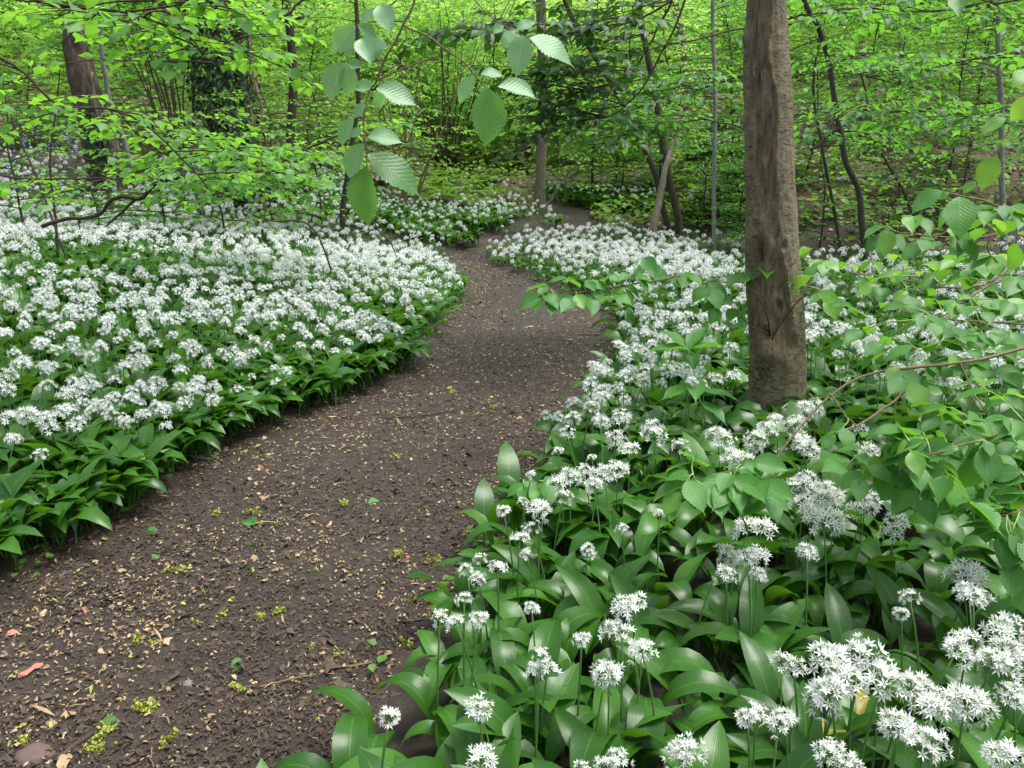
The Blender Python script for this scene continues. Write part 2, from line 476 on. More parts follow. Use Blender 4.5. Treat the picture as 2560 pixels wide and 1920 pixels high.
def hero_bark():
    T = NT('trunk_bark_and_bare_wood')
    g = T.n('ShaderNodeTexCoord').outputs['Object']
    m1 = T.n('ShaderNodeMapping', {0: g}); m1.inputs['Scale'].default_value = (9, 9, 14)
    a = T.noise(m1.outputs[0], 3.0, 6, 0.65)
    m2 = T.n('ShaderNodeMapping', {0: g}); m2.inputs['Scale'].default_value = (26, 26, 6.5)
    w = T.noise(m2.outputs[0], 2.0, 7, 0.62)
    b = T.noise(g, 4.0, 4)
    m3 = T.n('ShaderNodeMapping', {0: g}); m3.inputs['Scale'].default_value = (14, 14, 70)
    lent = T.ramp(T.noise(m3.outputs[0], 1.3, 3, 0.5), [(0.60, 0.0), (0.68, 1.0)])
    bark = T.ramp(a, [(0.28, (0.105, 0.086, 0.053)), (0.50, (0.205, 0.172, 0.108)), (0.72, (0.295, 0.255, 0.165))])
    vb = T.n('ShaderNodeTexVoronoi', {'Vector': m1.outputs[0], 'Scale': 2.2}, feature='DISTANCE_TO_EDGE').outputs[0]
    plate = T.math('MULTIPLY', T.ramp(vb, [(0.0, 1.0), (0.05, 0.0)]), T.ramp(b, [(0.42, 0.0), (0.58, 1.0)]))
    bark = T.mix(T.math('MULTIPLY', plate, 0.75), bark, col((0.035, 0.028, 0.02)))
    bark = T.mix(T.math('MULTIPLY', lent, 0.65), bark, col((0.065, 0.052, 0.038)))
    bark = T.mix(T.math('MULTIPLY', T.ramp(b, [(0.5, 0.0), (0.7, 1.0)]), 0.5), bark, col((0.13, 0.135, 0.075)))
    wood = T.ramp(w, [(0.28, (0.060, 0.044, 0.025)), (0.45, (0.160, 0.124, 0.073)), (0.60, (0.245, 0.200, 0.126)), (0.8, (0.38, 0.32, 0.22))])
    dark = T.ramp(T.noise(g, 7.0, 5, 0.65), [(0.42, 0.0), (0.62, 1.0)])
    wood = T.mix(T.math('MULTIPLY', dark, 0.40), wood, col((0.060, 0.045, 0.030)))
    crk = T.ramp(w, [(0.30, 1.0), (0.37, 0.0)])
    wood = T.mix(T.math('MULTIPLY', crk, 0.8), wood, col((0.018, 0.013, 0.009)))
    mask = T.attr('tint')
    base = T.mix(mask, bark, wood)
    fine = T.noise(g, 120.0, 4, 0.7)
    base = T.mix(T.math('MULTIPLY', T.ramp(fine, [(0.35, 1.0), (0.55, 0.0)]), 0.45), base, col((0.045, 0.034, 0.021)))
    hg = T.math('ADD', T.mix(mask, T.math('ADD', a, T.math('MULTIPLY', lent, -0.4)), w), T.math('MULTIPLY', fine, 0.35))
    nb = T.n('ShaderNodeBump', {'Strength': 0.8, 'Distance': 0.015, 'Height': hg}).outputs[0]
    return T.done(T.n('ShaderNodeBsdfPrincipled', {'Base Color': base, 'Roughness': 0.85, 'Normal': nb, 'Specular IOR Level': 0.25}).outputs[0])


M['hero'] = hero_bark()
M['hollow'] = plainmat('rotten_hollow', (0.02, 0.014, 0.01), (0.07, 0.05, 0.035), 0.95, 30, 0.5)
M['moss'] = plainmat('moss', (0.03, 0.05, 0.012), (0.07, 0.10, 0.025), 0.95, 80, 0.8)


# ------------------------------------------------------------------ leaf templates (x across, y along, z normal; unit length)
def leaf_round(n=6, ratio=0.75, fold=0.12, droop=0.18, tip=0.16, serr=0.0):
    """two half blades; n stations; outline ovate with a drawn-out tip"""
    y = np.linspace(0, 1, n + 1)
    prof = np.sin(PI * np.clip(y / (1 - tip), 0, 1) ** 0.98) ** 0.82 * 1.0
    prof = np.where(y > 1 - tip, 0.0, prof)
    k = y > 0.72 * (1 - tip)
    prof = np.where(y > 1 - tip * 1.5, np.maximum(prof, (1 - y) * 0.35), prof)
    prof[0] = 0.02; prof[-1] = 0.0
    w = prof * ratio / 2
    zz = -droop * y ** 2
    mid = np.stack([0 * y, y, zz], 1)
    lf = np.stack([-w, y, zz + fold * w / ratio * 2 * 0.5], 1); rt = np.stack([w, y, zz + fold * w / ratio * 2 * 0.5], 1)
    if serr:
        s = np.where(np.arange(n + 1) % 2 == 0, 1, 1 - serr); lf[:, 0] *= s; rt[:, 0] *= s
    v = np.concatenate([mid, lf, rt]); K = n + 1
    i = np.arange(n)
    f = np.concatenate([np.stack([i, i + 1, K + i + 1, K + i], 1), np.stack([i + 1, i, 2 * K + i, 2 * K + i + 1], 1)])
    uu = np.concatenate([np.full(K, .5), np.full(K, 0.0), np.full(K, 1.0)])
    wn = w / (ratio / 2)
    uu = np.concatenate([np.full(K, .5), .5 - wn / 2, .5 + wn / 2])
    return [(v, [f], np.stack([uu, np.tile(y, 3)], 1), 0)]


def leaf_diamond(ratio=0.7, fold=0.14, droop=0.12):
    h = ratio / 2
    v = np.array([[0, 0, 0], [-h, .42, fold * h], [-h * .72, .72, fold * h - droop * .5], [0, 1, -droop], [h * .72, .72, fold * h - droop * .5], [h, .42, fold * h], [0, .55, -droop * .3]])
    f = np.array([[0, 6, 1], [1, 6, 2], [2, 6, 3], [3, 6, 4], [4, 6, 5], [5, 6, 0]])
    f = [f]
    uv = np.stack([.5 + v[:, 0] / ratio, v[:, 1]], 1)
    return [(v, f, uv, 0)]


def leaf_tiny(ratio=0.72, fold=0.15):
    h = ratio / 2
    v = np.array([[0, 0, 0], [-h, .5, fold * h], [0, 1, -.1], [h, .5, fold * h]])
    return [(v, [np.array([[0, 2, 1], [0, 3, 2]])], np.stack([.5 + v[:, 0] / ratio, v[:, 1]], 1), 0)]


LT_ELM = [leaf_round(28, 0.62, f, d, 0.13, 0.13) for f, d in ((0.22, 0.22), (0.35, 0.12), (0.10, 0.35))]
LT_HAZEL = [leaf_round(10, 0.78, f, d, 0.15, 0.06) for f, d in ((0.2, 0.2), (0.3, 0.1), (0.1, 0.3))]
LT_MID = [leaf_round(5, 0.72, 0.2, 0.18, 0.12), leaf_round(5, 0.62, 0.3, 0.3, 0.12)]
LT_FAR = [leaf_diamond(0.72), leaf_diamond(0.6, 0.2, 0.25)]
LT_TINY = [leaf_tiny()]


# ------------------------------------------------------------------ sprays: twigs with leaves in a layered plane
class Leaves:
    def __init__(s): s.p = []; s.d = []; s.n = []; s.s = []
    def add(s, p, d, n, sz): s.p.append(p); s.d.append(d); s.n.append(n); s.s.append(sz)

    def put(s, mb, tpls, r, mat):
        if not s.p: return
        P = np.array(s.p); F = frames(np.array(s.d), np.array(s.n)) * np.array(s.s)[:, None, None]
        k = r.integers(0, len(tpls), len(P)); t = r.random(len(P))
        for i, tp in enumerate(tpls):
            q = k == i
            mb.inst(tp, P[q], F[q], t[q], mat)


def spray(mb, L, r, start, az, elev, length, ls, twig_r=0.006, gap=0.13, lgap=0.85, drop=0.35, side=0.38, twmat=1, jit=0.35, sides=4, min_t=0.1):
    n = 7
    d = np.array([math.cos(az) * math.cos(elev), math.sin(az) * math.cos(elev), math.sin(elev)])
    pts = [np.asarray(start, float)]
    for k in range(n):
        pts.append(pts[-1] + d * length / n)
        d = norm(d + np.array([r.normal(0, .10), r.normal(0, .10), -drop / n + r.normal(0, .04)]))
    pts = np.array(pts)
    v, f, uv = tube(pts, np.linspace(twig_r, twig_r * .3, len(pts)), sides, False); mb.add(v, f, uv, .5, twmat)
    seg = length / n; s = max(min_t * length, gap); sg = 1
    while s < length:
        i = min(int(s / seg), n - 1); p = pts[i] + (pts[i + 1] - pts[i]) * (s / seg - i)
        dd = norm(pts[i + 1] - pts[i]); lat = norm(np.array([-dd[1], dd[0], 0]))
        a = sg * r.uniform(.75, 1.15)
        sd = norm(dd * math.cos(a) + lat * math.sin(a) + np.array([0, 0, r.normal(0, .08)]))
        sl = (side * length * (1 - s / length) + 0.10 + ls * .6) * r.uniform(.6, 1.15)
        q = [p]; e = sd.copy(); m = max(2, int(sl / 0.12))
        for k in range(m):
            q.append(q[-1] + e * sl / m); e = norm(e + np.array([r.normal(0, .07), r.normal(0, .07), -drop * .5 / m]))
        q = np.array(q)
        v, f, uv = tube(q, np.linspace(twig_r * .45, twig_r * .2, len(q)), 3, False); mb.add(v, f, uv, .5, twmat)
        t = ls * .5; g2 = 1; sseg = sl / m
        while t < sl:
            j = min(int(t / sseg), m - 1); pp = q[j] + (q[j + 1] - q[j]) * (t / sseg - j); e = norm(q[j + 1] - q[j])
            la = np.array([-e[1], e[0], 0]); b = g2 * r.uniform(.6, 1.1)
            ld = norm(e * math.cos(b) + la * math.sin(b) + np.array([0, 0, r.normal(-.15, .25)]))
            nn = np.array([r.normal(0, jit), r.normal(0, jit), 1.0])
            L.add(pp, ld, nn, ls * r.uniform(.65, 1.2)); g2 = -g2; t += ls * lgap * r.uniform(.6, 1.1)
        L.add(q[-1], norm(e + np.array([0, 0, r.normal(-.2, .2)])), np.array([r.normal(0, jit), r.normal(0, jit), 1.0]), ls * r.uniform(.8, 1.2))
        s += gap * r.uniform(.7, 1.3); sg = -sg
    L.add(pts[-1], d, np.array([r.normal(0, jit), r.normal(0, jit), 1.0]), ls)
    return pts


# ================================================================== SETTING
def build_ground():
    xs = np.concatenate([np.linspace(-70, -9, 32)[:-1], np.linspace(-9, 9, 181), np.linspace(9, 70, 32)[1:]])
    ys = np.concatenate([np.linspace(-8, 0.5, 12)[:-1], np.linspace(0.5, 20, 196), np.linspace(20, 120, 60)[1:]])
    X, Y = np.meshgrid(xs, ys)
    Z = terrain(X, Y)
    inp = (X > xL(Y) - 0.03) & (X < xR(Y) + 0.03) & (Y < PATH_END + .6)
    Z = np.where(inp, Z - 0.03, Z)
    ny, nx = X.shape
    i = np.arange(ny - 1)[:, None]; j = np.arange(nx - 1)[None, :]
    q = np.stack([i * nx + j, i * nx + j + 1, (i + 1) * nx + j + 1, (i + 1) * nx + j], -1).reshape(-1, 4)
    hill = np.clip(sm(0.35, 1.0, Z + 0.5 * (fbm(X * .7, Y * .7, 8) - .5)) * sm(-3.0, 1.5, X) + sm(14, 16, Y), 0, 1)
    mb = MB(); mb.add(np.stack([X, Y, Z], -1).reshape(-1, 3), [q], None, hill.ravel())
    single('ground', mb, [M['ground']], kind='structure')


def path_bump(x, y):
    return base_z(y) + 0.016 + 0.020 * (fbm(x * 5, y * 5, 31) - .5) + 0.011 * (fbm(x * 26, y * 26, 32) - .5) + 0.006 * (fbm(x * 60, y * 60, 33, 2) - .5)


def build_path():
    ys = [-1.5]
    while ys[-1] < PATH_END + 0.8:
        y = ys[-1]; ys.append(y + max(0.012, 0.006 * max(y, 0.5)))
    ys = np.array(ys); nx = 150
    u = np.linspace(0, 1, nx)
    edge = 0.05
    jl = 0.10 * (fbm(ys * 2.2, ys * 0, 21) - .5); jr = 0.10 * (fbm(ys * 2.2, ys * 0 + 9, 22) - .5)
    X = (xL(ys) - 0.16 + jl)[:, None] * (1 - u) + (xR(ys) + 0.16 + jr)[:, None] * u
    Y = np.repeat(ys[:, None], nx, 1)
    e = np.minimum(u, 1 - u)[None, :]
    Z = terrain(X, Y) * 0
    prof = sm(0, 0.14, e)
    Z = Z + (1 - prof) * np.maximum(terrain(X, Y) - base_z(Y), 0)
    Z = Z + path_bump(X, Y) - 0.02 * (1 - sm(0, 0.03, e))
    ny = len(ys)
    i = np.arange(ny - 1)[:, None]; j = np.arange(nx - 1)[None, :]
    q = np.stack([i * nx + j, i * nx + j + 1, (i + 1) * nx + j + 1, (i + 1) * nx + j], -1).reshape(-1, 4)
    mb = MB(); mb.add(np.stack([X, Y, Z], -1).reshape(-1, 3), [q], None, .5)
    single('path', mb, [M['path']], kind='structure')


build_ground(); build_path()


# ================================================================== PATH LITTER (stuff)
def chip_tpl(L, W, curl, seed):
    r = np.random.default_rng(seed)
    ys = np.linspace(-.5, .5, 4); wv = np.array([.4, 1, .9, .3]) * r.uniform(.45, 1.5, 4)
    z = curl * (0.25 - ys ** 2) * L
    v = []
    for k in range(4):
        c = r.normal(0, .35) * W
        v += [[c - wv[k] * W / 2, ys[k] * L, z[k] + r.normal(0, .12) * W], [c + wv[k] * W / 2, ys[k] * L, z[k] + r.normal(0, .12) * W]]
    v = np.array(v); f = np.array([[2 * k, 2 * k + 1, 2 * k + 3, 2 * k + 2] for k in range(3)])
    return [(v, [f], np.zeros((8, 2)), 0)]


def path_points(n, r, ymin=1.1, ymax=None, pw=2.0, margin=0.0):
    ymax = ymax or PATH_END
    a, b = ymin ** (1 - pw), ymax ** (1 - pw)
    y = (a + (b - a) * r.random(n)) ** (1 / (1 - pw))
    u = r.random(n)
    x = (xL(y) - margin) * (1 - u) + (xR(y) + margin) * u
    return x, y


def rand_flat(n, r, tilt=.35):
    az = r.uniform(0, 2 * PI, n)
    d = np.stack([np.cos(az), np.sin(az), r.normal(0, tilt * .5, n)], 1)
    nn = np.stack([r.normal(0, tilt, n), r.normal(0, tilt, n), np.ones(n)], 1)
    return frames(d, nn)


def build_litter():
    r = np.random.default_rng(5)
    mb = MB()
    for (n, sL, sW, mat, zoff, pw, count_t) in ((60000, 0.0110, 0.0042, 0, .003, 1.5, 10), (20000, 0.0090, 0.0045, 1, .005, 1.08, 10), (1800, 0.020, 0.0028, 1, .005, 1.5, 5),
                                              (500, 0.011, 0.0050, 2, .005, 1.6, 5), (2800, 0.009, 0.0042, 3, .005, 1.5, 5)):
        x, y = path_points(n, r, 1.1, None, pw, .12)
        if not mat:
            k = r.random(n) < .3 + .9 * sm(.3, .6, fbm(x * 1.7 + 3, y * 1.7, 87)); x, y = x[k], y[k]; n = len(x)
        if mat:                                            # scraps gather in drifts
            k = r.random(n) < .25 + 1.1 * sm(.35, .65, fbm(x * 2.4, y * 2.4, 88)); x, y = x[k], y[k]; n = len(x)
        F = rand_flat(n, r, .5) * (r.lognormal(0, .48, n) * np.clip(0.85 + 0.035 * y, .85, 1.35))[:, None, None]
        P = np.stack([x, y, path_bump(x, y) + zoff + np.abs(r.normal(0, .002, n))], 1)
        k = r.integers(0, count_t, n); t = r.random(n)
        for i in range(count_t):
            q = k == i
            mb.inst(chip_tpl(sL, sW, r.uniform(-.1, .8), 100 + i + mat * 10), P[q], F[q], t[q], mat)
    single('leaf_litter', mb, [M['chip_dark'], M['chip_tan'], M['chip_red'], M['chip_green']], 'bark chips and tan leaf scraps strewn over the dark path', 'litter', kind='stuff', smooth=False)
    # dry beech leaves on the right-hand slope and the far bank
    mb = MB(); n = 9000
    x = r.uniform(-4, 12, n); y = r.uniform(8.0, 24, n)
    z = terrain(x, y); ok = (z > 0.28 + 0.25 * (fbm(x, y, 4) - .5)) & ((x > 2.2) | (y > 15.5))
    x, y, z = x[ok], y[ok], z[ok]; n = len(x)
    F = rand_flat(n, r, .5) * (0.075 * r.uniform(.6, 1.3, n))[:, None, None]
    mb.inst(LT_FAR[0], np.stack([x, y, z + .015 + r.random(n) * .03], 1), F, r.random(n), 0)
    single('dry_leaves', mb, [M['dry_leaf']], 'brown dry leaves lying on the wooded slope', 'leaf litter', kind='stuff')


build_litter()


# ================================================================== WILD GARLIC
def garlic_leaf(r, L, W, e0, e1, nseg=12, nac=4, pet=0.28, cup=0.25, twist=0.3):
    n = nseg + 1; t = np.linspace(0, 1, n)
    el = e0 + (e1 - e0) * sm(0.10, 1.0, t) ** 1.15
    step = L / nseg
    yy = np.concatenate([[0], np.cumsum(np.cos(el[:-1]) * step)]); zz = np.concatenate([[0], np.cumsum(np.sin(el[:-1]) * step)])
    s = np.clip((t - pet) / (1 - pet), 0, 1)
    prof = np.sin(PI * s ** 0.82) ** 0.78
    w = np.maximum(prof * W, 0.007 * (1 - s) * (t < 0.9)); w[-1] = 0.0005
    a = np.linspace(-.5, .5, nac + 1)
    tw = twist * sm(pet, 1, t) * r.choice([-1, 1])
    nx_ = np.zeros(n); ny_ = -np.sin(el); nz_ = np.cos(el)
    ph = r.uniform(0, 6)
    V = []
    for k in range(n):
        for b in a:
            c = abs(b) * 2
            h = cup * w[k] * c ** 1.4 * (.6 if t[k] > pet else 1.5) + 0.05 * w[k] * math.sin(9 * t[k] + ph + (3 if b > 0 else 0)) * c
            ax = b * w[k]
            x = ax * math.cos(tw[k]) - h * math.sin(tw[k]); hh = ax * math.sin(tw[k]) + h * math.cos(tw[k])
            V.append([x, yy[k] + ny_[k] * hh, zz[k] + nz_[k] * hh])
    V = np.array(V); m = nac + 1
    i = np.arange(nseg)[:, None]; j = np.arange(nac)[None, :]
    q = np.stack([i * m + j, i * m + j + 1, (i + 1) * m + j + 1, (i + 1) * m + j], -1).reshape(-1, 4)
    uv = np.stack([np.tile(a + .5, n), np.repeat(s, m)], 1)
    return (V, [q], uv, 0)


def rotz(a):
    c, s = math.cos(a), math.sin(a)
    return np.array([[c, -s, 0], [s, c, 0], [0, 0, 1.0]])


def petal_hi(w):
    v = np.array([[0, .0006, 0], [-w, .0044, .0010], [0, .0050, .0001], [w, .0044, .0010], [0, .0102, .0020]])
    return v, np.array([[0, 2, 1], [0, 3, 2], [1, 2, 4], [2, 3, 4]])


def flower_head(r, lod, N, open_=1.0, spread=1.9):
    """umbel of star florets on pedicels, origin where the pedicels meet; mats: 0 petal 1 stalk 2 centre"""
    mb = MB()
    ga = PI * (3 - math.sqrt(5))
    for k in range(N):
        pol = math.acos(1 - (1 - math.cos(spread)) * (k + .5) / N) + r.normal(0, .14); az = k * ga + r.normal(0, .2)
        d = np.array([math.sin(pol) * math.cos(az), math.sin(pol) * math.sin(az), math.cos(pol) * .9 + .08])
        d = norm(d); pl = 0.0205 * r.uniform(.68, 1.22)
        p = d * pl + np.array([0, 0, -0.003 * (pol > 1.4)])
        ax = norm(d + r.normal(0, .22, 3)); ref = np.array([0, 0, 1.0]) if abs(ax[2]) < .9 else np.array([1.0, 0, 0])
        e1 = norm(np.cross(ref, ax)); e2 = np.cross(ax, e1)
        bud = r.random() > open_
        elv = 1.35 if bud else r.uniform(.15, .55)
        sz = r.uniform(.85, 1.15) * (0.75 if bud else 1)
        for j in range(6):
            a = j * PI / 3 + r.normal(0, .08); out = e1 * math.cos(a) + e2 * math.sin(a)
            dr = out * math.cos(elv) + ax * math.sin(elv); nm = ax * math.cos(elv) - out * math.sin(elv); ac = np.cross(dr, nm)
            F = np.stack([ac, dr, nm], -1) * sz
            if lod == 0:
                v, f = petal_hi(.00135)
                mb.add(p + v @ F.T, [f], None, r.random(), 0)
            elif lod == 1:
                v = np.array([[0, 0, 0], [-.0015, .0048, .001], [0, .0112, .002], [.0015, .0048, .001]])
                mb.add(p + v @ F.T, [np.array([[0, 3, 2, 1]])], None, r.random(), 0)
            else:
                if j % 2: continue
                v = np.array([[-.0030, -.003, 0], [.0030, -.003, 0], [0, .0140, .002]])
                mb.add(p + v @ F.T, [np.array([[0, 1, 2]])], None, r.random(), 0)
        if lod == 0:
            v = np.array([[.0014, 0, 0], [-.0007, .0012, 0], [-.0007, -.0012, 0], [0, 0, .0042]]) @ np.stack([e1, e2, ax], -1).T
            if not bud: mb.add(p + v, [np.array([[0, 1, 3], [1, 2, 3], [2, 0, 3]])], None, .5, 2)
        if lod <= 1:
            v, f, _ = tube(np.array([[0, 0, 0], p * .5 + np.array([0, 0, .001]), p]), .0006, 3, False)
            mb.add(v, f, None, .6, 1)
    return mb


def pieces(mb):
    """template from a MB: one piece per material"""
    v = np.concatenate(mb.v); uv = np.concatenate(mb.uv); out = []
    fl, fs, fm = mb.fl, mb.fs, mb.fm
    for m in sorted(set(int(a[0]) for a in fm)):
        by = {}
        for a, b, c in zip(fl, fs, fm):
            if int(c[0]) == m: by.setdefault(int(b[0]), []).append(a.reshape(-1, int(b[0])))
        fs_ = [np.concatenate(x) for x in by.values()]
        used = np.unique(np.concatenate([x.ravel() for x in fs_])); mp = np.full(len(v), -1); mp[used] = np.arange(len(used))
        out.append((v[used], [mp[x] for x in fs_], uv[used], m))
    return out


GM = [M['petal'], M['stalk'], M['pistil']]
HR = 0.030                                   # nominal head radius
rg = np.random.default_rng(77)
HEADS = [flower_head(rg, 0, n, o, s).build('flower_head', GM) for n, o, s in ((26, 1, 1.55), (21, .95, 1.45), (30, 1, 1.75), (17, .75, 1.4), (24, .9, 1.6), (20, 1, 1.35), (11, .55, 1.3))]
HEADS1 = [pieces(flower_head(rg, 1, n, o, s)) for n, o, s in ((22, 1, 1.65), (18, .95, 1.5), (25, 1, 1.75), (15, .85, 1.4), (20, .95, 1.55))]
HEADS2 = [pieces(flower_head(rg, 2, n, 1, s)) for n, s in ((19, 1.75), (16, 1.65), (21, 1.85), (15, 1.6))]


def rand_leaf(r, nseg, nac, L=None):
    L = L or r.uniform(.25, .36)
    return garlic_leaf(r, L, L * r.uniform(.19, .26), R(r.uniform(58, 86)), R(r.uniform(-75, 15)), nseg, nac, r.uniform(.2, .34), r.uniform(.1, .35), r.uniform(.0, .7))


LEAF_HI = []
for k in range(16):
    mb = MB(); v, f, uv, m = rand_leaf(rg, 13, 4, rg.uniform(.30, .38)); mb.add(v, f, uv, rg.random()); LEAF_HI.append(mb.build('leaf', [M['garlic']]))
LEAF_OLD = []
for k in range(1):
    mb = MB(); v, f, uv, m = rand_leaf(rg, 13, 4, .36); mb.add(v, f, uv, rg.random()); LEAF_OLD.append(mb.build('leaf', [M['garlic_old']]))
LEAF_1 = [[rand_leaf(rg, 7, 2)] for k in range(14)]
LEAF_2 = [[rand_leaf(rg, 4, 2)] for k in range(10)]


def stalk_mesh(r, lean):
    n = 7; t = np.linspace(0, 1, n)
    p = np.stack([lean * t ** 2, 0.03 * lean * np.sin(t * 3), t], 1) * .36
    mb = MB(); v, f, uv = tube(p, np.linspace(.0031, .0021, n), 6, True); mb.add(v, f, uv, r.random())
    return mb.build('stalk', [M['stalk']])


STALKS = [stalk_mesh(rg, l) for l in (0.02, .10, .18)]     # unit height, lean in x
LEAN = [0.02, .10, .18]


def garlic_plant(loc, h, hr, az, head, stalk, leaves, label, group, lsc=1.0, laz=None, flower=True, old=False):
    """individual plant: base Empty > leaf x n, stalk, flower_head; every mesh shared"""
    o = thing('wild_garlic_plant', loc, label, 'wild garlic', group)
    o.rotation_euler = (0, 0, az)
    if flower:
        s = link(bpy.data.objects.new('stalk', STALKS[stalk]), o); s.scale = (h / .36,) * 3
        a = link(bpy.data.objects.new('flower_head', HEADS[head]), o)
        a.location = (LEAN[stalk] * h, 0, h); a.scale = (hr / HR,) * 3; a.rotation_euler = (R(14) * math.sin(az * 7), R(24) * LEAN[stalk] / .18 + R(12) * math.cos(az * 5), az * 3.1)
    for (k, la, ls) in leaves:
        q = link(bpy.data.objects.new('leaf', LEAF_OLD[0] if old and k % 2 else LEAF_HI[k % len(LEAF_HI)]), o)
        q.rotation_euler = (0, 0, la); q.scale = (ls, ls, ls); q.location = (0.012 * math.cos(la + 1.57), 0.012 * math.sin(la + 1.57), 0)
    return o


# flower heads read off the photograph (pixel centre, radius)
KEY = [(1259, 1273, 23), (1345, 1268, 35), (1307, 1250, 18), (1408, 1239, 27), (1328, 1321, 27), (1299, 1346, 30), (1316, 1380, 22), (1168, 1422, 25), (1244, 1416, 30),
       (1197, 1443, 25), (1200, 1393, 16), (1160, 1490, 18), (1100, 1536, 27), (1140, 1553, 32), (1197, 1540, 28), (1330, 1515, 24), (1556, 1317, 18), (1468, 1372, 24),
       (1649, 1279, 18), (1590, 1507, 40), (1556, 1583, 40), (1607, 1621, 42), (1455, 1591, 26), (1351, 1631, 25), (1368, 1671, 38), (1522, 1680, 46), (1195, 1756, 42),
       (972, 1785, 34), (1202, 1891, 45), (1516, 1912, 38), (1458, 1922, 25), (1721, 1870, 48), (2006, 1262, 40), (2057, 1245, 40), (2082, 1300, 45), (2166, 1254, 45),
       (1871, 1321, 45), (1808, 1385, 40), (1896, 1385, 35), (1814, 1431, 32), (1896, 1431, 26), (2238, 1304, 38), (2019, 1376, 30), (2407, 1448, 52), (2436, 1494, 45),
       (2276, 1490, 30), (2255, 1528, 22), (1955, 1655, 40), (2065, 1642, 58), (2158, 1633, 58), (2116, 1693, 58), (2057, 1735, 55), (2204, 1705, 58), (2293, 1718, 55),
       (2327, 1760, 55), (2251, 1811, 55), (2293, 1866, 55), (2445, 1764, 52), (2504, 1579, 50), (2420, 1600, 45), (2483, 1650, 50), (2546, 1642, 50), (2533, 1726, 40),
       (2086, 1868, 38), (2120, 1905, 42), (1947, 1802, 36), (1888, 1777, 36), (2504, 1878, 45),
       (1636, 1092, 35), (1699, 1115, 28), (1794, 1088, 40), (1916, 1074, 38), (1989, 1060, 32), (2016, 1119, 40), (1853, 1155, 38), (1889, 1119, 28), (1939, 1047, 24),
       (2034, 1020, 38), (2016, 1205, 42), (2151, 1074, 24), (2160, 1128, 36), (1934, 1164, 24), (2080, 1241, 40),
       (1544, 862, 20), (1573, 930, 24), (1502, 934, 12), (1506, 989, 22), (1476, 1018, 25), (1434, 1048, 27), (1417, 1077, 24), (1502, 1052, 26), (1552, 1044, 30),
       (1540, 1094, 32), (1573, 1124, 32), (1396, 1124, 18), (1480, 1141, 16), (1460, 1174, 25), (1497, 1187, 32), (1544, 1174, 35), (1329, 1183, 18), (1396, 1208, 35), (1485, 1212, 28),
       (34, 1094, 22), (25, 1045, 34), (70, 1035, 34), (113, 1049, 30), (227, 1027, 20), (277, 1034, 24), (318, 1053, 20), (347, 1032, 14), (101, 1135, 22), (198, 1222, 17),
       (169, 986, 30), (236, 967, 24), (121, 967, 26), (393, 957, 24), (473, 1000, 18), (494, 950, 15), (627, 940, 14), (20, 940, 36), (140, 880, 40), (250, 870, 34), (330, 905, 32), (60, 905, 36)]


def bed_density(x, y):
    """0 none .. 1 dense, and flower share"""
    dl = xL(y) - x; dr = x - xR(y)
    left = (dl > 0) | ((dl > -.10) & (y < 5)); right = (dr > 0) & ~left
    d = np.maximum(dl, dr)
    d = d + np.where(left & (y < 5), .10, np.where(y < 9, .03, 0)); den = sm(0.0, 0.10, d)
    fl = (.30 * sm(0.0, .12, d) + .70 * sm(0.06, 0.36 - .20 * sm(4.0, 7, y), d)) * 0.95
    nz = fbm(x * 1.3, y * 1.3, 41)
    # left bed: full to about 12 m, thins on the bank
    denL = den * np.where(y < 11.5, 1, np.clip(1 - (y - 11.5) / 6, 0, 1) * .75)
    denL = denL * np.clip(1.15 - np.maximum(0, -x - 9) / 4, 0, 1)
    flL = fl * 1.1 * (0.42 + 0.58 * sm(.34, .54, nz)) * np.where(y < 3.6, .9, 1) * (.68 + .32 * sm(4.0, 7.0, y))
    # leafy gap in the left bed
    gp = np.exp(-(((x + 3.3) / 1.0) ** 2 + ((y - 6.4) / .75) ** 2)); flL = flL * (1 - .9 * gp)
    denR = den.copy()
    lim = 12.3 - 3.6 * sm(2.3, 4.2, x)
    denR = denR * sm(lim + .5, lim - .3, y) * np.clip(1.2 - np.maximum(0, x - 6.5) / 2, 0, 1)
    flR = fl * (0.50 + 0.50 * sm(.35, .55, nz)) * np.where(y < 3.1, .30, 1) * np.where((x > 1.9) & (y > 3.6), .42, 1) * np.where((x > 3.0) & (y > 5), .6, 1)
    flR = np.where((y > 8.5) & (x < 2.4), np.maximum(flR, .85 * sm(0.02, .25, d)), flR)
    # bank behind the bend, beyond the path's end
    den_ = np.where(left, denL, np.where(right, denR, 0)); fl_ = np.where(left, flL, flR)
    den_ = den_ * np.where(right & (y < 2.9), .85, 1)
    return den_, fl_


def scatter_bed():
    r = np.random.default_rng(19)
    out = []
    for (y0, y1, cell, xr0, xr1) in ((0.9, 3.2, .105, -3.6, 2.9), (3.2, 6.5, .105, -5.6, 5.4), (6.5, 10.5, .118, -8.5, 7.6), (10.5, 19, .145, -12, 8)):
        xs = np.arange(xr0, xr1, cell); ys = np.arange(y0, y1, cell)
        X, Y = np.meshgrid(xs, ys); X = X + r.uniform(-.5, .5, X.shape) * cell; Y = Y + r.uniform(-.5, .5, X.shape) * cell
        out.append(np.stack([X.ravel(), Y.ravel()], 1))
    y = r.uniform(1.9, 5.2, 420); out.append(np.stack([xL(y) + .06 - r.gamma(1.4, .16, 420), y], 1))
    P = np.concatenate(out)
    den, fl = bed_density(P[:, 0], P[:, 1])
    keep = r.random(len(P)) < den
    P = P[keep]; fl = fl[keep]
    z = terrain(P[:, 0], P[:, 1])
    px, py, dd = project(P[:, 0], P[:, 1], z + .25)
    vis = (px > -260) & (px < 2820) & (py < 2250) & (dd > .75)
    return P[vis], z[vis], (r.random(len(P)) < fl)[vis], dd[vis], px[vis], py[vis]


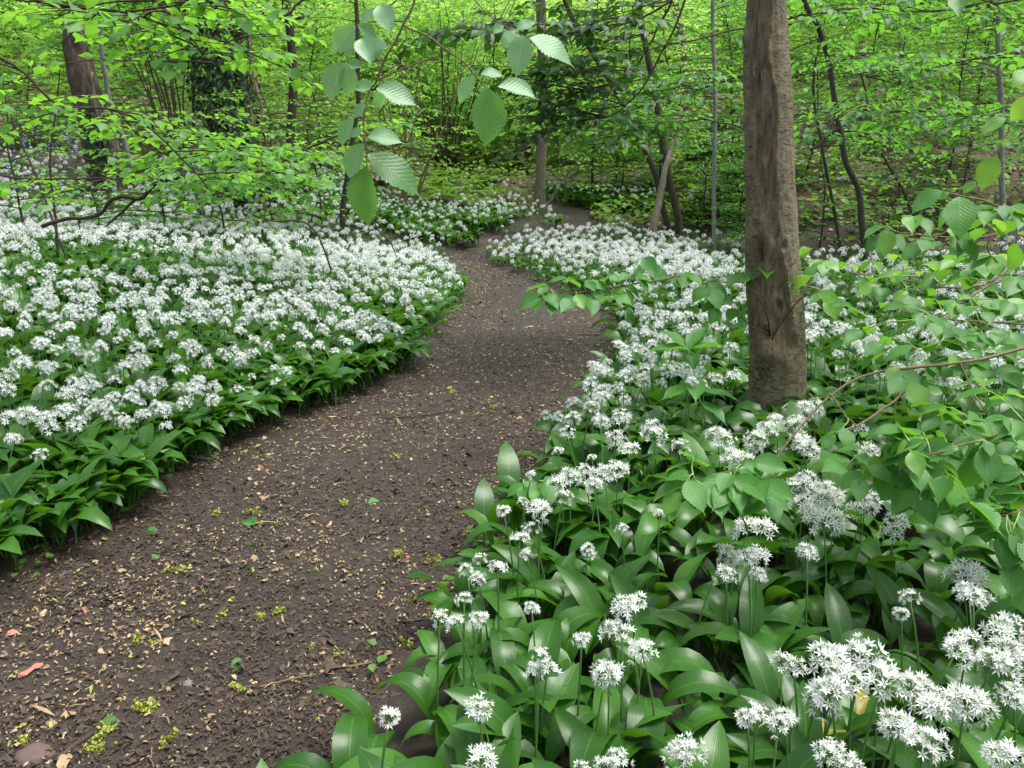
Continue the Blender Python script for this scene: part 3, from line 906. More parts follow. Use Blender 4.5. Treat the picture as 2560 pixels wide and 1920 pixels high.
TRUNK_Y = 4.35
TRUNK_BASE = on_plane(1940, 1085, 0.05)
TRUNK_Y = TRUNK_BASE[1]


def zone(px, py, x, y):
    if x < xL(y):
        return ('left bed', 'wild garlic plant at the path edge of the left bed') if xL(y) - x < .45 else ('left bed inner', 'wild garlic plant deeper inside the left bed')
    if y > TRUNK_Y - .9 and px > 1700:
        return ('trunk', 'wild garlic plant around the foot of the thick bare-sided trunk')
    if x - xR(y) < .40:
        return ('right bed edge', "wild garlic plant along the path edge of the right bed")
    if px > 1900:
        return ('right corner', 'wild garlic plant below the elm leaves, lower right')
    return ('right bed', 'wild garlic plant amid the right bed before the trunk')


def build_garlic():
    r = np.random.default_rng(23)
    P, z, isf, dd, px, py = scatter_bed()
    key = []
    more = [(a + r.uniform(-34, 34), b + r.uniform(-22, 26), rad * r.uniform(.8, 1.05)) for (a, b, rad) in KEY if rad >= 34 and a > 1000]
    for (a, b, rad) in KEY + more:
        zt = r.uniform(.34, .42)
        while a < 800 and zt > .14 and on_plane(a, b, zt)[0] > xL(on_plane(a, b, zt)[1]) - .02: zt -= .02
        for it in range(3):
            q = on_plane(a, b, zt); zg = float(terrain(q[0], q[1])); zt = min(zt, zg + .42)
        hr = rad / FPX * depth(q)
        key.append((q[0], q[1], zg, zt - zg, np.clip(hr * 1.06, .022, .052), a, b))
    kx = np.array([(k[0], k[1]) for k in key])
    # in the part of the frame where heads were read off the photo, plants nearby keep only leaves
    near = dd < 3.15
    dmin = np.min(np.linalg.norm(P[:, None, :] - kx[None, :, :], axis=2), axis=1)
    isf = isf & ~((np.abs(P[:, 0] - TRUNK_BASE[0]) < .30) & (P[:, 1] > TRUNK_Y - 1.3) & (P[:, 1] < TRUNK_Y + .2))
    isf = isf & ~((near & (px > 1000)) | (near & (px < 420) & (py > 1080)) | (dmin < .04))
    # the largest ones in view become individuals: key heads, then the nearest scattered plants
    inframe = (px > -40) & (px < 2600) & (py > 0) & (py < 1960)
    notk = np.where(inframe & (np.abs(P[:, 0] - TRUNK_BASE[0]) + np.abs(P[:, 1] - TRUNK_BASE[1]) > .2))[0]
    order = notk[np.argsort(dd[notk])]
    n_ind = 298 - len(key)
    ind = order[:n_ind]
    rest = np.ones(len(P), bool); rest[ind] = False
    cnt = 0
    for (x, y, zg, h, hr, a, b) in key:
        g, lab = zone(a, b, x, y)
        rad = hr
        lab = lab.replace('wild garlic plant', 'white flowering wild garlic plant')
        st_ = int(r.integers(0, 3)); az = r.uniform(0, 2 * PI)
        off = LEAN[st_] * h
        bx, by = x - off * math.cos(az), y - off * math.sin(az)
        if bx > xL(by) - .03 and bx < xR(by) + .03:
            az = 0 if x < xL(y) + .3 else PI; bx, by = x - off * math.cos(az), y
        lv = [(int(r.integers(0, 16)), r.uniform(0, 2 * PI), r.uniform(.62, .9)) for _ in range(2)]
        garlic_plant((bx, by, zg - .01), h, hr, az, int(r.integers(0, 6)) if rad > .02 else 6, st_, lv, lab, 'flowering wild garlic: ' + g)
    for i in ind:
        g, lab = zone(px[i], py[i], P[i, 0], P[i, 1])
        big = dd[i] < 2.6 and P[i, 0] > 0
        lv = [(int(r.integers(0, 16)), a0 + r.uniform(-.5, .5), r.uniform(.50, .88) if big else r.uniform(.60, .84)) for a0 in np.arange(3) * 2.1 + r.uniform(0, 6)]
        lab = lab.replace('wild garlic plant', 'white flowering wild garlic plant' if isf[i] else 'flowerless leafy wild garlic plant')
        h = r.uniform(.27, .40)
        garlic_plant((P[i, 0], P[i, 1], z[i] - .01), h, HR * r.uniform(.95, 1.35), r.uniform(0, 2 * PI), int(r.integers(0, 7)), int(r.integers(0, 3)), lv, lab,
                     ('flowering' if isf[i] else 'leafy') + ' wild garlic: ' + g, flower=bool(isf[i]))
    # one yellowing plant in the front right corner
    q = on_plane(2110, 1860, .12)
    garlic_plant((q[0], q[1], 0.03), .3, HR, 0, 0, 0, [(1, 2.2, .95), (3, 5.5, .8)], 'garlic plant with a yellowing strap leaf in the front right corner', None, flower=False, old=True)
    # everything else: ONE mass
    mb = MB()
    P, z, isf, dd = P[rest], z[rest], isf[rest], dd[rest]
    far = dd > 6.5
    for lod, sel in ((1, ~far), (2, far)):
        p, zz, f_ = P[sel], z[sel], isf[sel]; n = len(p)
        tpl = LEAF_1 if lod == 1 else LEAF_2
        for rep in range(3):
            az = r.uniform(0, 2 * PI, n); s = r.uniform(.68, 1.08, n) * (1 - .46 * sm(6.0, 10.5, p[:, 1]))
            c, sn = np.cos(az), np.sin(az); o0 = np.zeros(n); o1 = np.ones(n)
            F = np.stack([np.stack([c, -sn, o0], 1), np.stack([sn, c, o0], 1), np.stack([o0, o0, o1], 1)], 1) * s[:, None, None]
            k = r.integers(0, len(tpl), n); t = r.random(n)
            PP = np.stack([p[:, 0] + r.normal(0, .02, n), p[:, 1] + r.normal(0, .02, n), zz - .01], 1)
            for i, tp in enumerate(tpl):
                q = k == i
                mb.inst(tp, PP[q], F[q], t[q], 3)
        p, zz = p[f_], zz[f_]; n = len(p)
        hd = HEADS1 if lod == 1 else HEADS2
        h = (r.uniform(.28, .42, n) + 0.10 * (fbm(p[:, 0] * 2, p[:, 1] * 2, 51) - .5)) * (1 - .46 * sm(6.0, 10.5, p[:, 1]))
        ed = np.maximum(xL(p[:, 1]) - p[:, 0], p[:, 0] - xR(p[:, 1])); h = h * (.62 + .38 * sm(.0, .45, ed))
        lx, ly = r.normal(0, .035, n), r.normal(0, .035, n)
        H = np.stack([p[:, 0] + lx, p[:, 1] + ly, zz + h], 1)
        B = np.stack([p[:, 0], p[:, 1], zz], 1)
        # stalks: thin three-sided
        ang = np.arange(3) * 2 * PI / 3; off = np.stack([np.cos(ang), np.sin(ang), 0 * ang], 1)
        vv = np.concatenate([B[:, None, :] + off * .0032, H[:, None, :] + off * .0022], 1)
        q = np.array([[0, 1, 4, 3], [1, 2, 5, 4], [2, 0, 3, 5]])
        mb.add(vv.reshape(-1, 3), [(q[None] + (np.arange(n) * 6)[:, None, None]).reshape(-1, 4)], None, np.repeat(r.random(n), 6), 1)
        s = r.uniform(.95, 1.45, n) * (1.08 if lod == 1 else 1.2)
        az = r.uniform(0, 2 * PI, n)
        d = np.stack([np.cos(az), np.sin(az), r.normal(0, .15, n)], 1)
        F = frames(d, np.stack([lx * 3, ly * 3, np.ones(n)], 1)) * s[:, None, None]
        k = r.integers(0, len(hd), n); t = r.random(n)
        for i, tp in enumerate(hd):
            qq = k == i
            mb.inst(tp, H[qq], F[qq], t[qq])
    single('wild_garlic', mb, GM + [M['garlic']], 'dense mass of white flowering wild garlic on both sides of the path', 'wild garlic', kind='stuff')
    print('garlic individuals', n_ind + len(key), 'stuff plants', len(P), 'faces', sum(len(a) for a in mb.fs))


build_garlic()


# ================================================================== TREES
def px_line(pts, Y, dY=None):
    """pixel polyline to world at distance Y (dY: offsets per point)"""
    return [at(p[0], p[1], Y + (0 if dY is None else dY[i])) for i, p in enumerate(pts)]


def extend_up(line, h, r):
    """carry a trunk on above the frame along its own lean"""
    a, b = line[-2], line[-1]; d = norm(b - a); d = norm(d * .7 + np.array([0, 0, .6]))
    return line + [b + d * h * .4 + r.normal(0, .06, 3), b + d * h + r.normal(0, .12, 3)]


def foot(line):
    """let the trunk end in the ground under its lowest pixel point"""
    a = line[0]; g = float(terrain(a[0], a[1]))
    if a[2] > g - .05:
        b = line[1]; d = norm(a - b); d = d / max(-d[2], .5)
        p = a + d * (a[2] - g + .06) if a[2] - g < 2.5 else np.array([a[0], a[1], g - .06])
        return [p] + line
    return line


TREE_RNG = np.random.default_rng(101)


def trunk_tree(name, pts, Y, w0, w1, mat, label, up=3.0, crown=None, extra=(), leaf='wood_leaf', ls=.075, tpl=None, cat='tree', group=None, dY=None, sides=10, ivy=None, lump=.18, nlen=30):
    """a tree following pixels from the foot upward; w0,w1 widths in photo pixels"""
    r = TREE_RNG
    line = foot(px_line(pts, Y, dY))
    if up: line = extend_up(line, up, r)
    dmid = depth(line[0])
    r0, r1 = w0 / 2 / FPX * dmid, w1 / 2 / FPX * dmid
    L = smooth_line(line, nlen, .006, r)
    base = np.array([L[0][0], L[0][1], float(terrain(L[0][0], L[0][1]))])
    t = thing(name, base, label, cat, group)
    tt = np.linspace(0, 1, nlen); rad = r0 + (r1 - r0) * tt; rad = rad * (1 + .55 * np.exp(-tt * nlen / 1.6))
    mb = MB(); v, f, uv = tube(L, rad, sides, True, lump, 3); mb.add(v, f, uv)
    part('trunk', mb, [mat], t)
    for (pl, wa, wb) in extra:                                   # dead limbs seen in the photo
        ln = smooth_line(px_line(pl, Y), 14, .01, r); mb = MB()
        v, f, uv = tube(ln, np.linspace(wa, wb, 14) / 2 / FPX * dmid, 7, True, .2, 5); mb.add(v, f, uv)
        part('branch', mb, [mat], t)
    if crown:
        n, lo, hi, ln0, ln1 = crown
        mb = MB(); LV = Leaves()
        zs = L[:, 2] - base[2]
        for k in range(n):
            hz = r.uniform(lo, hi); i = int(np.argmin(np.abs(zs - hz)))
            spray(mb, LV, r, L[i], r.uniform(0, 2 * PI), r.uniform(-.1, .5), r.uniform(ln0, ln1), ls, .007, .15, .9)
        LV.put(mb, tpl or LT_FAR, r, 0)
        part('crown', mb, [M[leaf], M['twig']], t)
    if ivy:
        z0, z1, rr, n = ivy
        zz = r.uniform(z0, z1, n); i = np.clip(np.searchsorted(L[:, 2] - base[2], zz), 0, nlen - 1)
        a = r.uniform(0, 2 * PI, n); q = rr * np.sqrt(r.uniform(.3, 1, n)) * (0.65 + .6 * fbm(zz * 2.5, a, 6))
        P = L[i] + np.stack([np.cos(a) * q, np.sin(a) * q, zz - (L[i][:, 2] - base[2])], 1)
        d = np.stack([np.cos(a) * .5 + r.normal(0, .4, n), np.sin(a) * .5 + r.normal(0, .4, n), np.full(n, -.8)], 1)
        nn = np.stack([np.cos(a), np.sin(a), np.full(n, .35)], 1) + r.normal(0, .3, (n, 3))
        mb = MB(); mb.inst(LT_FAR[0], P, frames(d, nn) * (.075 * r.uniform(.6, 1.25, n))[:, None, None], r.random(n), 0)
        part('ivy', mb, [M['ivy']], t)
    return t


def hero_tree():
    r = np.random.default_rng(3)
    Y = TRUNK_Y
    rows = [(1085, 1866, 2014), (1042, 1871, 2004), (990, 1874, 2008), (907, 1876, 2011), (840, 1874, 2009), (771, 1871, 2007), (700, 1866, 2000), (636, 1864, 1995),
            (570, 1866, 1991), (506, 1867, 1988), (420, 1865, 1984), (337, 1863, 1981), (230, 1861, 1976), (127, 1862, 1969), (60, 1867, 1966), (0, 1870, 1963), (-150, 1872, 1955), (-400, 1860, 1945), (-800, 1850, 1920)]
    z = []; cx = []; rad = []
    for (py, a, b) in rows:
        p = at((a + b) / 2, py, Y); z.append(p[2]); cx.append(p[0]); rad.append((b - a) / 2 / FPX * depth(p))
    z, cx, rad = np.array(z), np.array(cx), np.array(rad)
    zg = float(terrain(TRUNK_BASE[0], Y))
    z = np.concatenate([[zg - .12, zg], z]); cx = np.concatenate([[cx[0] + .005, cx[0]], cx]); rad = np.concatenate([[rad[0] * 1.22, rad[0] * 1.10], rad])
    o = np.argsort(z); z, cx, rad = z[o], cx[o], rad[o]
    nz, nt = 300, 96
    Z = np.linspace(z[0], z[-1], nz); C = np.interp(Z, z, cx); RR = np.interp(Z, z, rad)
    k = np.ones(9) / 9; RR = np.convolve(np.pad(RR, 4, 'edge'), k, 'valid'); C = np.convolve(np.pad(C, 4, 'edge'), k, 'valid')
    th = np.linspace(0, 2 * PI, nt, endpoint=False)
    T, ZZ = np.meshgrid(th, Z)
    # angle 0 = +x (right), -pi/2 = towards the camera
    a = np.angle(np.exp(1j * (T + PI / 2)))                       # 0 facing camera, negative left
    zl = ZZ - zg
    rr = RR[:, None] * np.ones(nt)
    # bare wood strip: from the left side towards the front, widening low down
    c0 = -0.58 + 0.12 * np.sin(zl * 2.1) ; wd = 0.46 + .12 * np.sin(zl * 3.7 + 1) + .25 * sm(1.0, .5, zl) * sm(.2, .5, zl)
    wn = 0.34 * (fbm(a * 2 + 5, zl * 3, 61) - .5) + .10 * (fbm(a * 4, zl * 14, 60) - .5)
    mask = sm(wd + .10, wd - .04, np.abs(a - c0 + wn * 2)) * sm(.25, .5, zl) * (1 - sm(1.75, 2.0, zl))
    mask = np.maximum(mask, sm(.34, .22, np.abs(a + .95 + wn * 1.5)) * sm(1.5, 1.9, zl))
    rr = rr - 0.012 * mask
    rr = rr + 0.014 * mask * (fbm(a * 12, zl * 1.6, 62) - .5) + .022 * mask * (fbm(a * 4 + 3, zl * 4, 66) - .5) + .006 * mask * (fbm(a * 22, zl * 9, 69) - .5)
    rr = rr + (1 - mask) * (0.010 * (fbm(a * 5, zl * 5, 63) - .5) + .004 * (fbm(a * 16, zl * 18, 64) - .5))
    lip = np.exp(-((np.abs(a - c0 + wn * 2) - wd - .05) / .06) ** 2) * sm(.25, .5, zl) * (1 - sm(1.75, 2.0, zl))
    rr = rr + .010 * lip

    def bump(px, py, amp, sa, sz, ring=False):
        p = at(px, py, Y - .15); aa = (p[0] - np.interp(p[2], Z, C)) / np.interp(p[2], Z, RR)
        aa = math.asin(np.clip(aa, -.98, .98))
        g = np.exp(-((a - aa) / sa) ** 2 - ((ZZ - p[2]) / sz) ** 2)
        return amp * (g if not ring else g * (1 - 1.9 * np.exp(-((a - aa) / (sa * .5)) ** 2 - ((ZZ - p[2]) / (sz * .5)) ** 2)))
    for b in ((1925, 842, .030, .34, .055, True), (1930, 890, .036, .40, .05, False), (1955, 770, .024, .25, .06, True), (1905, 570, .016, .25, .05, True), (1975, 915, .018, .2, .05, False),
              (1890, 105, .02, .14, .03, True), (1866, 75, .018, .16, .04, False), (1865, 300, .02, .2, .05, False), (1905, 200, -.018, .10, .05, False), (1918, 360, -.016, .10, .04, False), (1868, 430, .02, .2, .09, False),
              (1890, 680, -.022, .12, .12, False), (1885, 620, .016, .2, .08, False), (1935, 615, .02, .2, .05, False), (1900, 170, .014, .12, .02, True), (1965, 615, .014, .2, .04, True), (1940, 250, .010, .25, .12, False)):
        rr = rr + bump(*b)
    cav = bump(1906, 640, 1.0, .16, .055) + bump(1896, 668, .8, .13, .05)
    rr = rr - 0.055 * np.clip(cav, 0, 1)
    rr = rr * (1 + 0.14 * np.exp(-zl / .10) * (1 + .5 * np.cos(5 * a + 1)))
    X = C[:, None] + rr * np.cos(T); YY = Y + rr * np.sin(T)
    v = np.stack([X, YY, ZZ], -1).reshape(-1, 3)
    i = np.arange(nz - 1)[:, None]; j = np.arange(nt)[None, :]; j2 = (j + 1) % nt
    q = np.stack([i * nt + j, i * nt + j2, (i + 1) * nt + j2, (i + 1) * nt + j], -1).reshape(-1, 4)
    base = np.array([C[10], Y, zg])
    t = thing('tree', base, 'thick brown trunk with a strip of bark missing, standing in the right garlic bed', 'tree')
    mb = MB(); mb.add(v, [q], None, np.clip(mask + .6 * np.clip(cav, 0, 1), 0, 1).ravel())
    trunk = part('trunk', mb, [M['hero']], t)
    # thin shoots from the knot
    for pl in ([(1925, 840), (1918, 790), (1895, 745), (1872, 722), (1855, 705)], [(1930, 850), (1960, 800), (2000, 750), (2015, 735)], [(1922, 838), (1880, 815), (1850, 790)]):
        ln = smooth_line([at(p[0], p[1], Y - .17 - .06 * i) for i, p in enumerate(pl)], 12, .003, r)
        mb = MB(); vv, f, uv = tube(ln, np.linspace(.0035, .0018, 12), 6); mb.add(vv, f, uv); sub('shoot', mb, [M['twig']], trunk)
    # moss patch at the foot
    p = at(1920, 935, Y - .16); n = 500
    aa = r.normal(0, .022, n); bb = r.normal(0, .035, n)
    P = np.stack([p[0] + aa, np.full(n, Y), p[2] + bb], 1)
    zi = np.clip(((P[:, 2] - Z[0]) / (Z[1] - Z[0])).astype(int), 0, nz - 1)
    sx = (P[:, 0] - C[zi]) / RR[zi]; ti = ((np.arctan2(-np.sqrt(np.clip(1 - sx ** 2, 0, 1)), sx) % (2 * PI)) / (2 * PI) * nt).astype(int) % nt
    P = np.stack([X[zi, ti], YY[zi, ti] - .001, P[:, 2]], 1)
    mb = MB(); mb.inst(LT_TINY[0], P, frames(r.normal(0, 1, (n, 3)), np.stack([r.normal(0, .5, n), -np.ones(n), r.normal(0, .5, n)], 1)) * (.010 * r.uniform(.5, 1.2, n))[:, None, None], r.random(n))
    sub('moss', mb, [M['moss']], trunk)


hero_tree()

# named trunks (pixels from the foot upward)
trunk_tree('tree', [(1349, 602), (1351, 480), (1353, 380), (1357, 250), (1355, 120), (1352, 0)], 14.3, 27, 21, M['bark_grey'], 'slim grey trunk standing where the path bends, at the middle of the photo', 3.5,
           extra=[([(1345, 345), (1332, 310), (1318, 285)], 7, 4), ([(1366, 515), (1385, 490), (1400, 470)], 8, 4)], crown=(10, 4.0, 7.5, .8, 1.6), lump=.10)
trunk_tree('tree', [(1623, 626), (1636, 560), (1650, 490), (1664, 420), (1674, 385), (1692, 320), (1704, 270)], 11.6, 21, 9, M['bark_pale'], 'pale bare trunk leaning right across two dark trunks behind the far flower bed', 0, dY=[0, 0, .1, .2, .3, .5, .7], crown=(9, 1.5, 3.2, .5, 1.0))
trunk_tree('tree', [(1683, 624), (1668, 560), (1655, 510), (1636, 430), (1605, 360), (1530, 210), (1480, 130), (1415, 10)], 12.2, 15, 10, M['bark_dark'], 'thin dark trunk leaning far to the left behind the pale leaning trunk', 2.0, crown=(8, 3.4, 6, .7, 1.4))
trunk_tree('tree', [(1706, 628), (1700, 570), (1690, 520), (1668, 430), (1655, 340), (1632, 200), (1610, 100), (1597, 0)], 12.0, 19, 13, M['bark_dark'], 'dark grey trunk curving up to the left, right of the pale leaning trunk', 2.5,
           extra=[([(1636, 230), (1665, 200), (1700, 218)], 8, 5)], crown=(8, 3.4, 6.5, .8, 1.5))
trunk_tree('young_tree', [(1786, 632), (1785, 500), (1787, 300), (1786, 160), (1782, 0)], 10.4, 11, 8, M['bark_silver'], 'straight thin grey pole tree just left of the thick trunk', 2.0, crown=(8, 1.2, 5.0, .6, 1.2), leaf='wood_leaf_deep')
trunk_tree('tree', [(1735, 440), (1728, 330), (1720, 210), (1705, 100), (1688, 0)], 19, 20, 17, M['bark_pale'], 'pale buff trunk rising behind the leaning trunks, high left of the thick trunk', 3)
trunk_tree('young_tree', [(2158, 590), (2150, 500), (2138, 455), (2112, 400), (2100, 320), (2086, 240), (2072, 150), (2042, 60), (2008, 0)], 8.6, 16, 10, M['bark_dark'], 'dark leaning young tree right of the thick trunk, with a broken side limb', 2.0,
           extra=[([(2100, 315), (2070, 340), (2050, 362), (2028, 374)], 10, 7), ([(2030, 38), (2000, 38), (1975, 45)], 7, 4)], crown=(20, .8, 4.6, .7, 1.5), leaf='wood_leaf_deep')
trunk_tree('young_tree', [(2508, 520), (2504, 400), (2502, 250), (2496, 120), (2492, 0)], 9.2, 13, 10, M['bark_silver'], 'straight grey young tree on the slope near the right edge', 2.0, extra=[([(2500, 190), (2460, 170), (2410, 175)], 5, 3)], crown=(10, 1.2, 4.6, .7, 1.3), leaf='wood_leaf_deep')
trunk_tree('young_tree', [(2090, 552), (2075, 470), (2060, 400), (2045, 310), (2035, 240)], 9.4, 8, 5, M['bark_dark'], 'very thin bent sapling stem between the thick trunk and the dark leaning tree', 1.0, crown=(9, .5, 2.4, .5, 1.0), leaf='wood_leaf_deep')
trunk_tree('tree', [(2262, 440), (2256, 330), (2255, 200), (2250, 90), (2246, 0)], 15, 15, 12, M['bark_pale'], 'pale slender trunk on the slope midway between leaning tree and right edge', 2.5, crown=(8, 3.0, 7, .8, 1.5))
trunk_tree('tree', [(2166, 380), (2160, 240), (2156, 110), (2150, 0)], 18, 17, 14, M['bark_pink'], 'pinkish brown trunk high on the slope above the dark leaning tree', 2.5)
trunk_tree('young_tree', [(2280, 540), (2255, 470), (2225, 420), (2186, 350), (2178, 310)], 9.8, 7, 4, M['bark_dark'], 'thin dark crooked stem leaning left over the leafy slope', .8, crown=(10, .4, 2.4, .5, 1.0), leaf='wood_leaf_deep')
trunk_tree('tree', [(606, 455), (592, 380), (575, 290), (560, 200), (540, 100), (523, 0)], 11.6, 26, 20, M['bark_dark'], 'ivy-clad trunk leaning left in the left background', 2.0, ivy=(.1, 5.6, .46, 7500), crown=(6, 3.5, 6.5, .8, 1.5))
trunk_tree('young_tree', [(629, 470), (629, 400), (629, 295), (612, 210), (606, 100), (603, 0)], 11.5, 10, 7, M['bark_pink'], 'slim brown stem with a kink right beside the ivy-clad trunk', 1.5, crown=(10, 1.0, 4.5, .7, 1.2))
trunk_tree('young_tree', [(661, 520), (652, 440), (650, 380), (653, 270), (638, 211), (625, 130)], 10.3, 10, 6, M['bark_pink'], 'pinkish slim stem rising out of the left garlic bed', 1.5, crown=(12, .7, 4.2, .6, 1.2))
trunk_tree('tree', [(742, 470), (734, 400), (726, 338), (734, 211), (730, 120), (722, 50), (712, 0)], 12.8, 23, 18, M['bark_dark'], 'dark straight trunk between the ivy-clad trunk and the hanging elm leaves', 2.5,
           extra=[([(728, 55), (745, 45), (775, 42)], 9, 6)], crown=(12, 2.6, 6.5, .8, 1.6))
trunk_tree('young_tree', [(856, 570), (858, 506), (870, 430), (881, 359), (890, 290), (896, 236), (893, 120), (890, 0)], 11.0, 14, 9, M['bark_dark'], 'slim brown trunk half hidden behind the hanging elm leaves', 2.0, crown=(12, 1.2, 4.8, .7, 1.3))
trunk_tree('tree', [(326, 410), (304, 335), (283, 285), (270, 240), (264, 190), (257, 148), (250, 60), (246, 0)], 13.2, 13, 9, M['bark_silver'], 'curved grey stem leaning against the broken stump on the left', 1.5, extra=[([(268, 245), (250, 225), (235, 215)], 7, 4)], crown=(6, 3, 5.5, .7, 1.3))


def stump_left():
    r = np.random.default_rng(8); Y = 12.6
    pts = [(268, 425), (252, 370), (236, 310), (222, 250), (208, 200), (200, 165), (190, 110), (182, 60)]
    ws = [96, 84, 74, 68, 66, 62, 54, 40]
    line = px_line(pts, Y); g = float(terrain(line[0][0], line[0][1]))
    line = [np.array([line[0][0] + .03, Y, g - .1])] + line; ws = [108] + ws
    n = 60; L = smooth_line(line, n); rad = np.interp(np.linspace(0, len(ws) - 1, n), np.arange(len(ws)), np.array(ws) / 2 / FPX * depth(line[1]))
    t = thing('tree_stump', (L[0][0], L[0][1], g), 'tall broken dead stump with torn pale edges and ivy, far left background', 'tree stump')
    v, f, uv = tube(L, rad, 40, True, .34, 4)
    v = v.copy(); top = (np.arange(len(v)) // 40) >= n - 9
    top[-2:] = False; a = np.arange(len(v)) % 40
    v[top, 2] += .75 * (vnoise(a[top] * .55, a[top] * 0, 3) - .5) * ((np.arange(len(v))[top] // 40) - (n - 10)) / 9
    mb = MB(); mb.add(v, f, uv, 0.75 * (vnoise(a * .22, np.arange(len(v)) // 40 * .06, 9) > .45)); trunk = part('trunk', mb, [M['dead_wood']], t)
    for pl in ([(231, 180), (233, 235), (240, 262), (248, 300), (262, 350), (272, 405)], [(243, 240), (262, 285), (280, 330), (296, 370), (300, 408)]):
        ln = smooth_line([at(p[0], p[1], Y - .44) for p in pl], 20, .01, r); mb = MB()
        vv, ff, uu = tube(ln, np.linspace(.018, .030, 20), 6, True, .5, 2); mb.add(vv, ff, uu); sub('torn_edge', mb, [M['bark_pale']], trunk)
    nI = 1100; zz = r.uniform(0, 1, nI) ** .8
    ax = np.interp(zz, [0, .4, 1], [262, 243, 222]); ay = np.interp(zz, [0, 1], [415, 262]); P = []
    for i in range(nI):
        w = 26 * (1 - .55 * zz[i]); P.append(at(ax[i] + r.normal(0, w * .5), ay[i] + r.normal(0, 4), Y - .30 - r.random() * .16))
    P = np.array(P); mb = MB()
    mb.inst(LT_FAR[0], P, frames(np.stack([r.normal(0, .5, nI), -.3 + 0 * zz, -.8 + 0 * zz], 1), np.stack([r.normal(0, .4, nI), -1 + 0 * zz, .5 + r.normal(0, .3, nI)], 1)) * (.075 * r.uniform(.6, 1.2, nI))[:, None, None], r.random(nI))
    sub('ivy', mb, [M['ivy']], trunk)


stump_left()


# ------------------------------------------------------------------ coppice shrubs and dead wood
def coppice(px, Y, n, h, label, leaf, seed, lean=0.0, spread=.5, mat='twig', leaves=True, r0=.02):
    r = np.random.default_rng(seed); x = gx(px, Y, .3); g = float(terrain(x, Y))
    t = thing('hazel_coppice', (x, Y, g), label, 'shrub')
    tw = MB(); mb = MB(); LV = Leaves()
    for k in range(n):
        a = r.uniform(0, 2 * PI); sp = r.uniform(.1, spread); H = h * r.uniform(.6, 1.1)
        p = [np.array([x + .13 * math.cos(a), Y + .13 * math.sin(a), g - .05])]
        for q in (.3, .65, 1.0):
            p.append(np.array([x + (.13 + sp * H * q ** 1.2) * math.cos(a) + lean * H * q, Y + (.13 + sp * H * q ** 1.2) * math.sin(a), g + H * q * (1 - .15 * sp * q)]) + r.normal(0, .05, 3))
        ln = smooth_line(p, 12, .008, r); v, f, uv = tube(ln, np.linspace(r0 * r.uniform(.7, 1.1), r0 * .25, 12), 6); tw.add(v, f, uv)
        if leaves:
            for m in range(3):
                i = int(r.integers(5, 12)); spray(mb, LV, r, ln[i], r.uniform(0, 2 * PI), r.uniform(-.1, .4), r.uniform(.5, 1.1), .07, .005, .16, .95)
    part('stem', tw, [M[mat]], t)
    if leaves:
        LV.put(mb, LT_FAR, r, 0); part('crown', mb, [M[leaf], M['twig']], t)
    return t


coppice(1120, 18.5, 24, 4.2, 'big many-stemmed hazel on the bank behind the path bend', 'wood_leaf', 1, .05, .75)
coppice(1012, 13.6, 11, 2.6, 'small many-stemmed hazel leaning right at the edge of the left garlic bed', 'wood_leaf', 2, .16, .30, 'twig_pale', True, .022)
coppice(480, 14.5, 16, 4.5, 'clump of thin upright hazel stems right of the broken stump', 'wood_leaf_deep', 3, 0, .35)


def dead_stick(name, pts, Y, w0, w1, mat, label, cat, dY=None, n=26, forks=(), foot_=False):
    r = np.random.default_rng(int(pts[0][0]) + 3)
    ln = px_line(pts, Y, dY)
    if foot_: ln = foot(ln)
    L = smooth_line(ln, n, .004, r); d = depth(L[n // 2])
    t = thing(name, (L[0][0], L[0][1], L[0][2]), label, cat)
    mb = MB(); v, f, uv = tube(L, np.linspace(w0, w1, n) / 2 / FPX * d, 8, True, .3, 6); mb.add(v, f, uv); part('stem', mb, [mat], t)
    for (pl, a, b) in forks:
        ln = smooth_line(px_line(pl, Y), 12, .003, r); mb = MB(); v, f, uv = tube(ln, np.linspace(a, b, 12) / 2 / FPX * d, 6, True, .2, 4); mb.add(v, f, uv); part('twig', mb, [mat], t)
    return t


dead_stick('dead_branch', [(105, 566), (169, 548), (207, 546), (253, 534), (274, 502), (312, 491), (354, 496), (380, 468), (409, 451), (460, 441)], 6.0, 9, 10, M['twig'],
           'dark crooked dead branch lying across the top of the left garlic bed', 'branch', forks=[([(340, 497), (300, 535), (265, 565)], 8, 4), ([(195, 548), (200, 575)], 5, 3)])
dead_stick('sapling_stem', [(146, 592), (135, 561), (105, 477), (63, 380), (34, 308), (20, 240)], 7.0, 7, 3, M['twig'], 'thin dark bare stem slanting left beside the dead branch', 'sapling', foot_=True)
dead_stick('sapling_stem', [(142, 590), (139, 548), (127, 422), (131, 338), (145, 236), (150, 160)], 7.1, 7, 3, M['twig'], 'thin upright bare stem crossing the left end of the dead branch', 'sapling', foot_=True)
dead_stick('dangling_twig', [(607, 523), (675, 553), (759, 555), (802, 603), (827, 675)], 5.0, 3, 5, M['twig'], 'thin dark twig bent down into the left garlic bed', 'twig')
dead_stick('dangling_twig', [(925, 540), (950, 580), (975, 605), (990, 640)], 8.5, 4, 3, M['twig'], 'small dark twig sticking out of the left bed near the far bend', 'twig')
dead_stick('fallen_log', [(1712, 612), (1750, 604), (1800, 592), (1834, 588)], 12.4, 16, 13, M['bark_pink'], 'brown fallen log lying behind the far right flower bed', 'log')
dead_stick('fallen_log', [(2090, 452), (2150, 442), (2210, 440), (2240, 436)], 11.6, 13, 10, M['bark_silver'], 'grey fallen log lying on the leafy slope right of the thick trunk', 'log')
dead_stick('fallen_log', [(2270, 428), (2320, 408), (2370, 392)], 12.2, 14, 8, M['bark_dark'], 'dark fallen log higher on the right-hand slope', 'log')
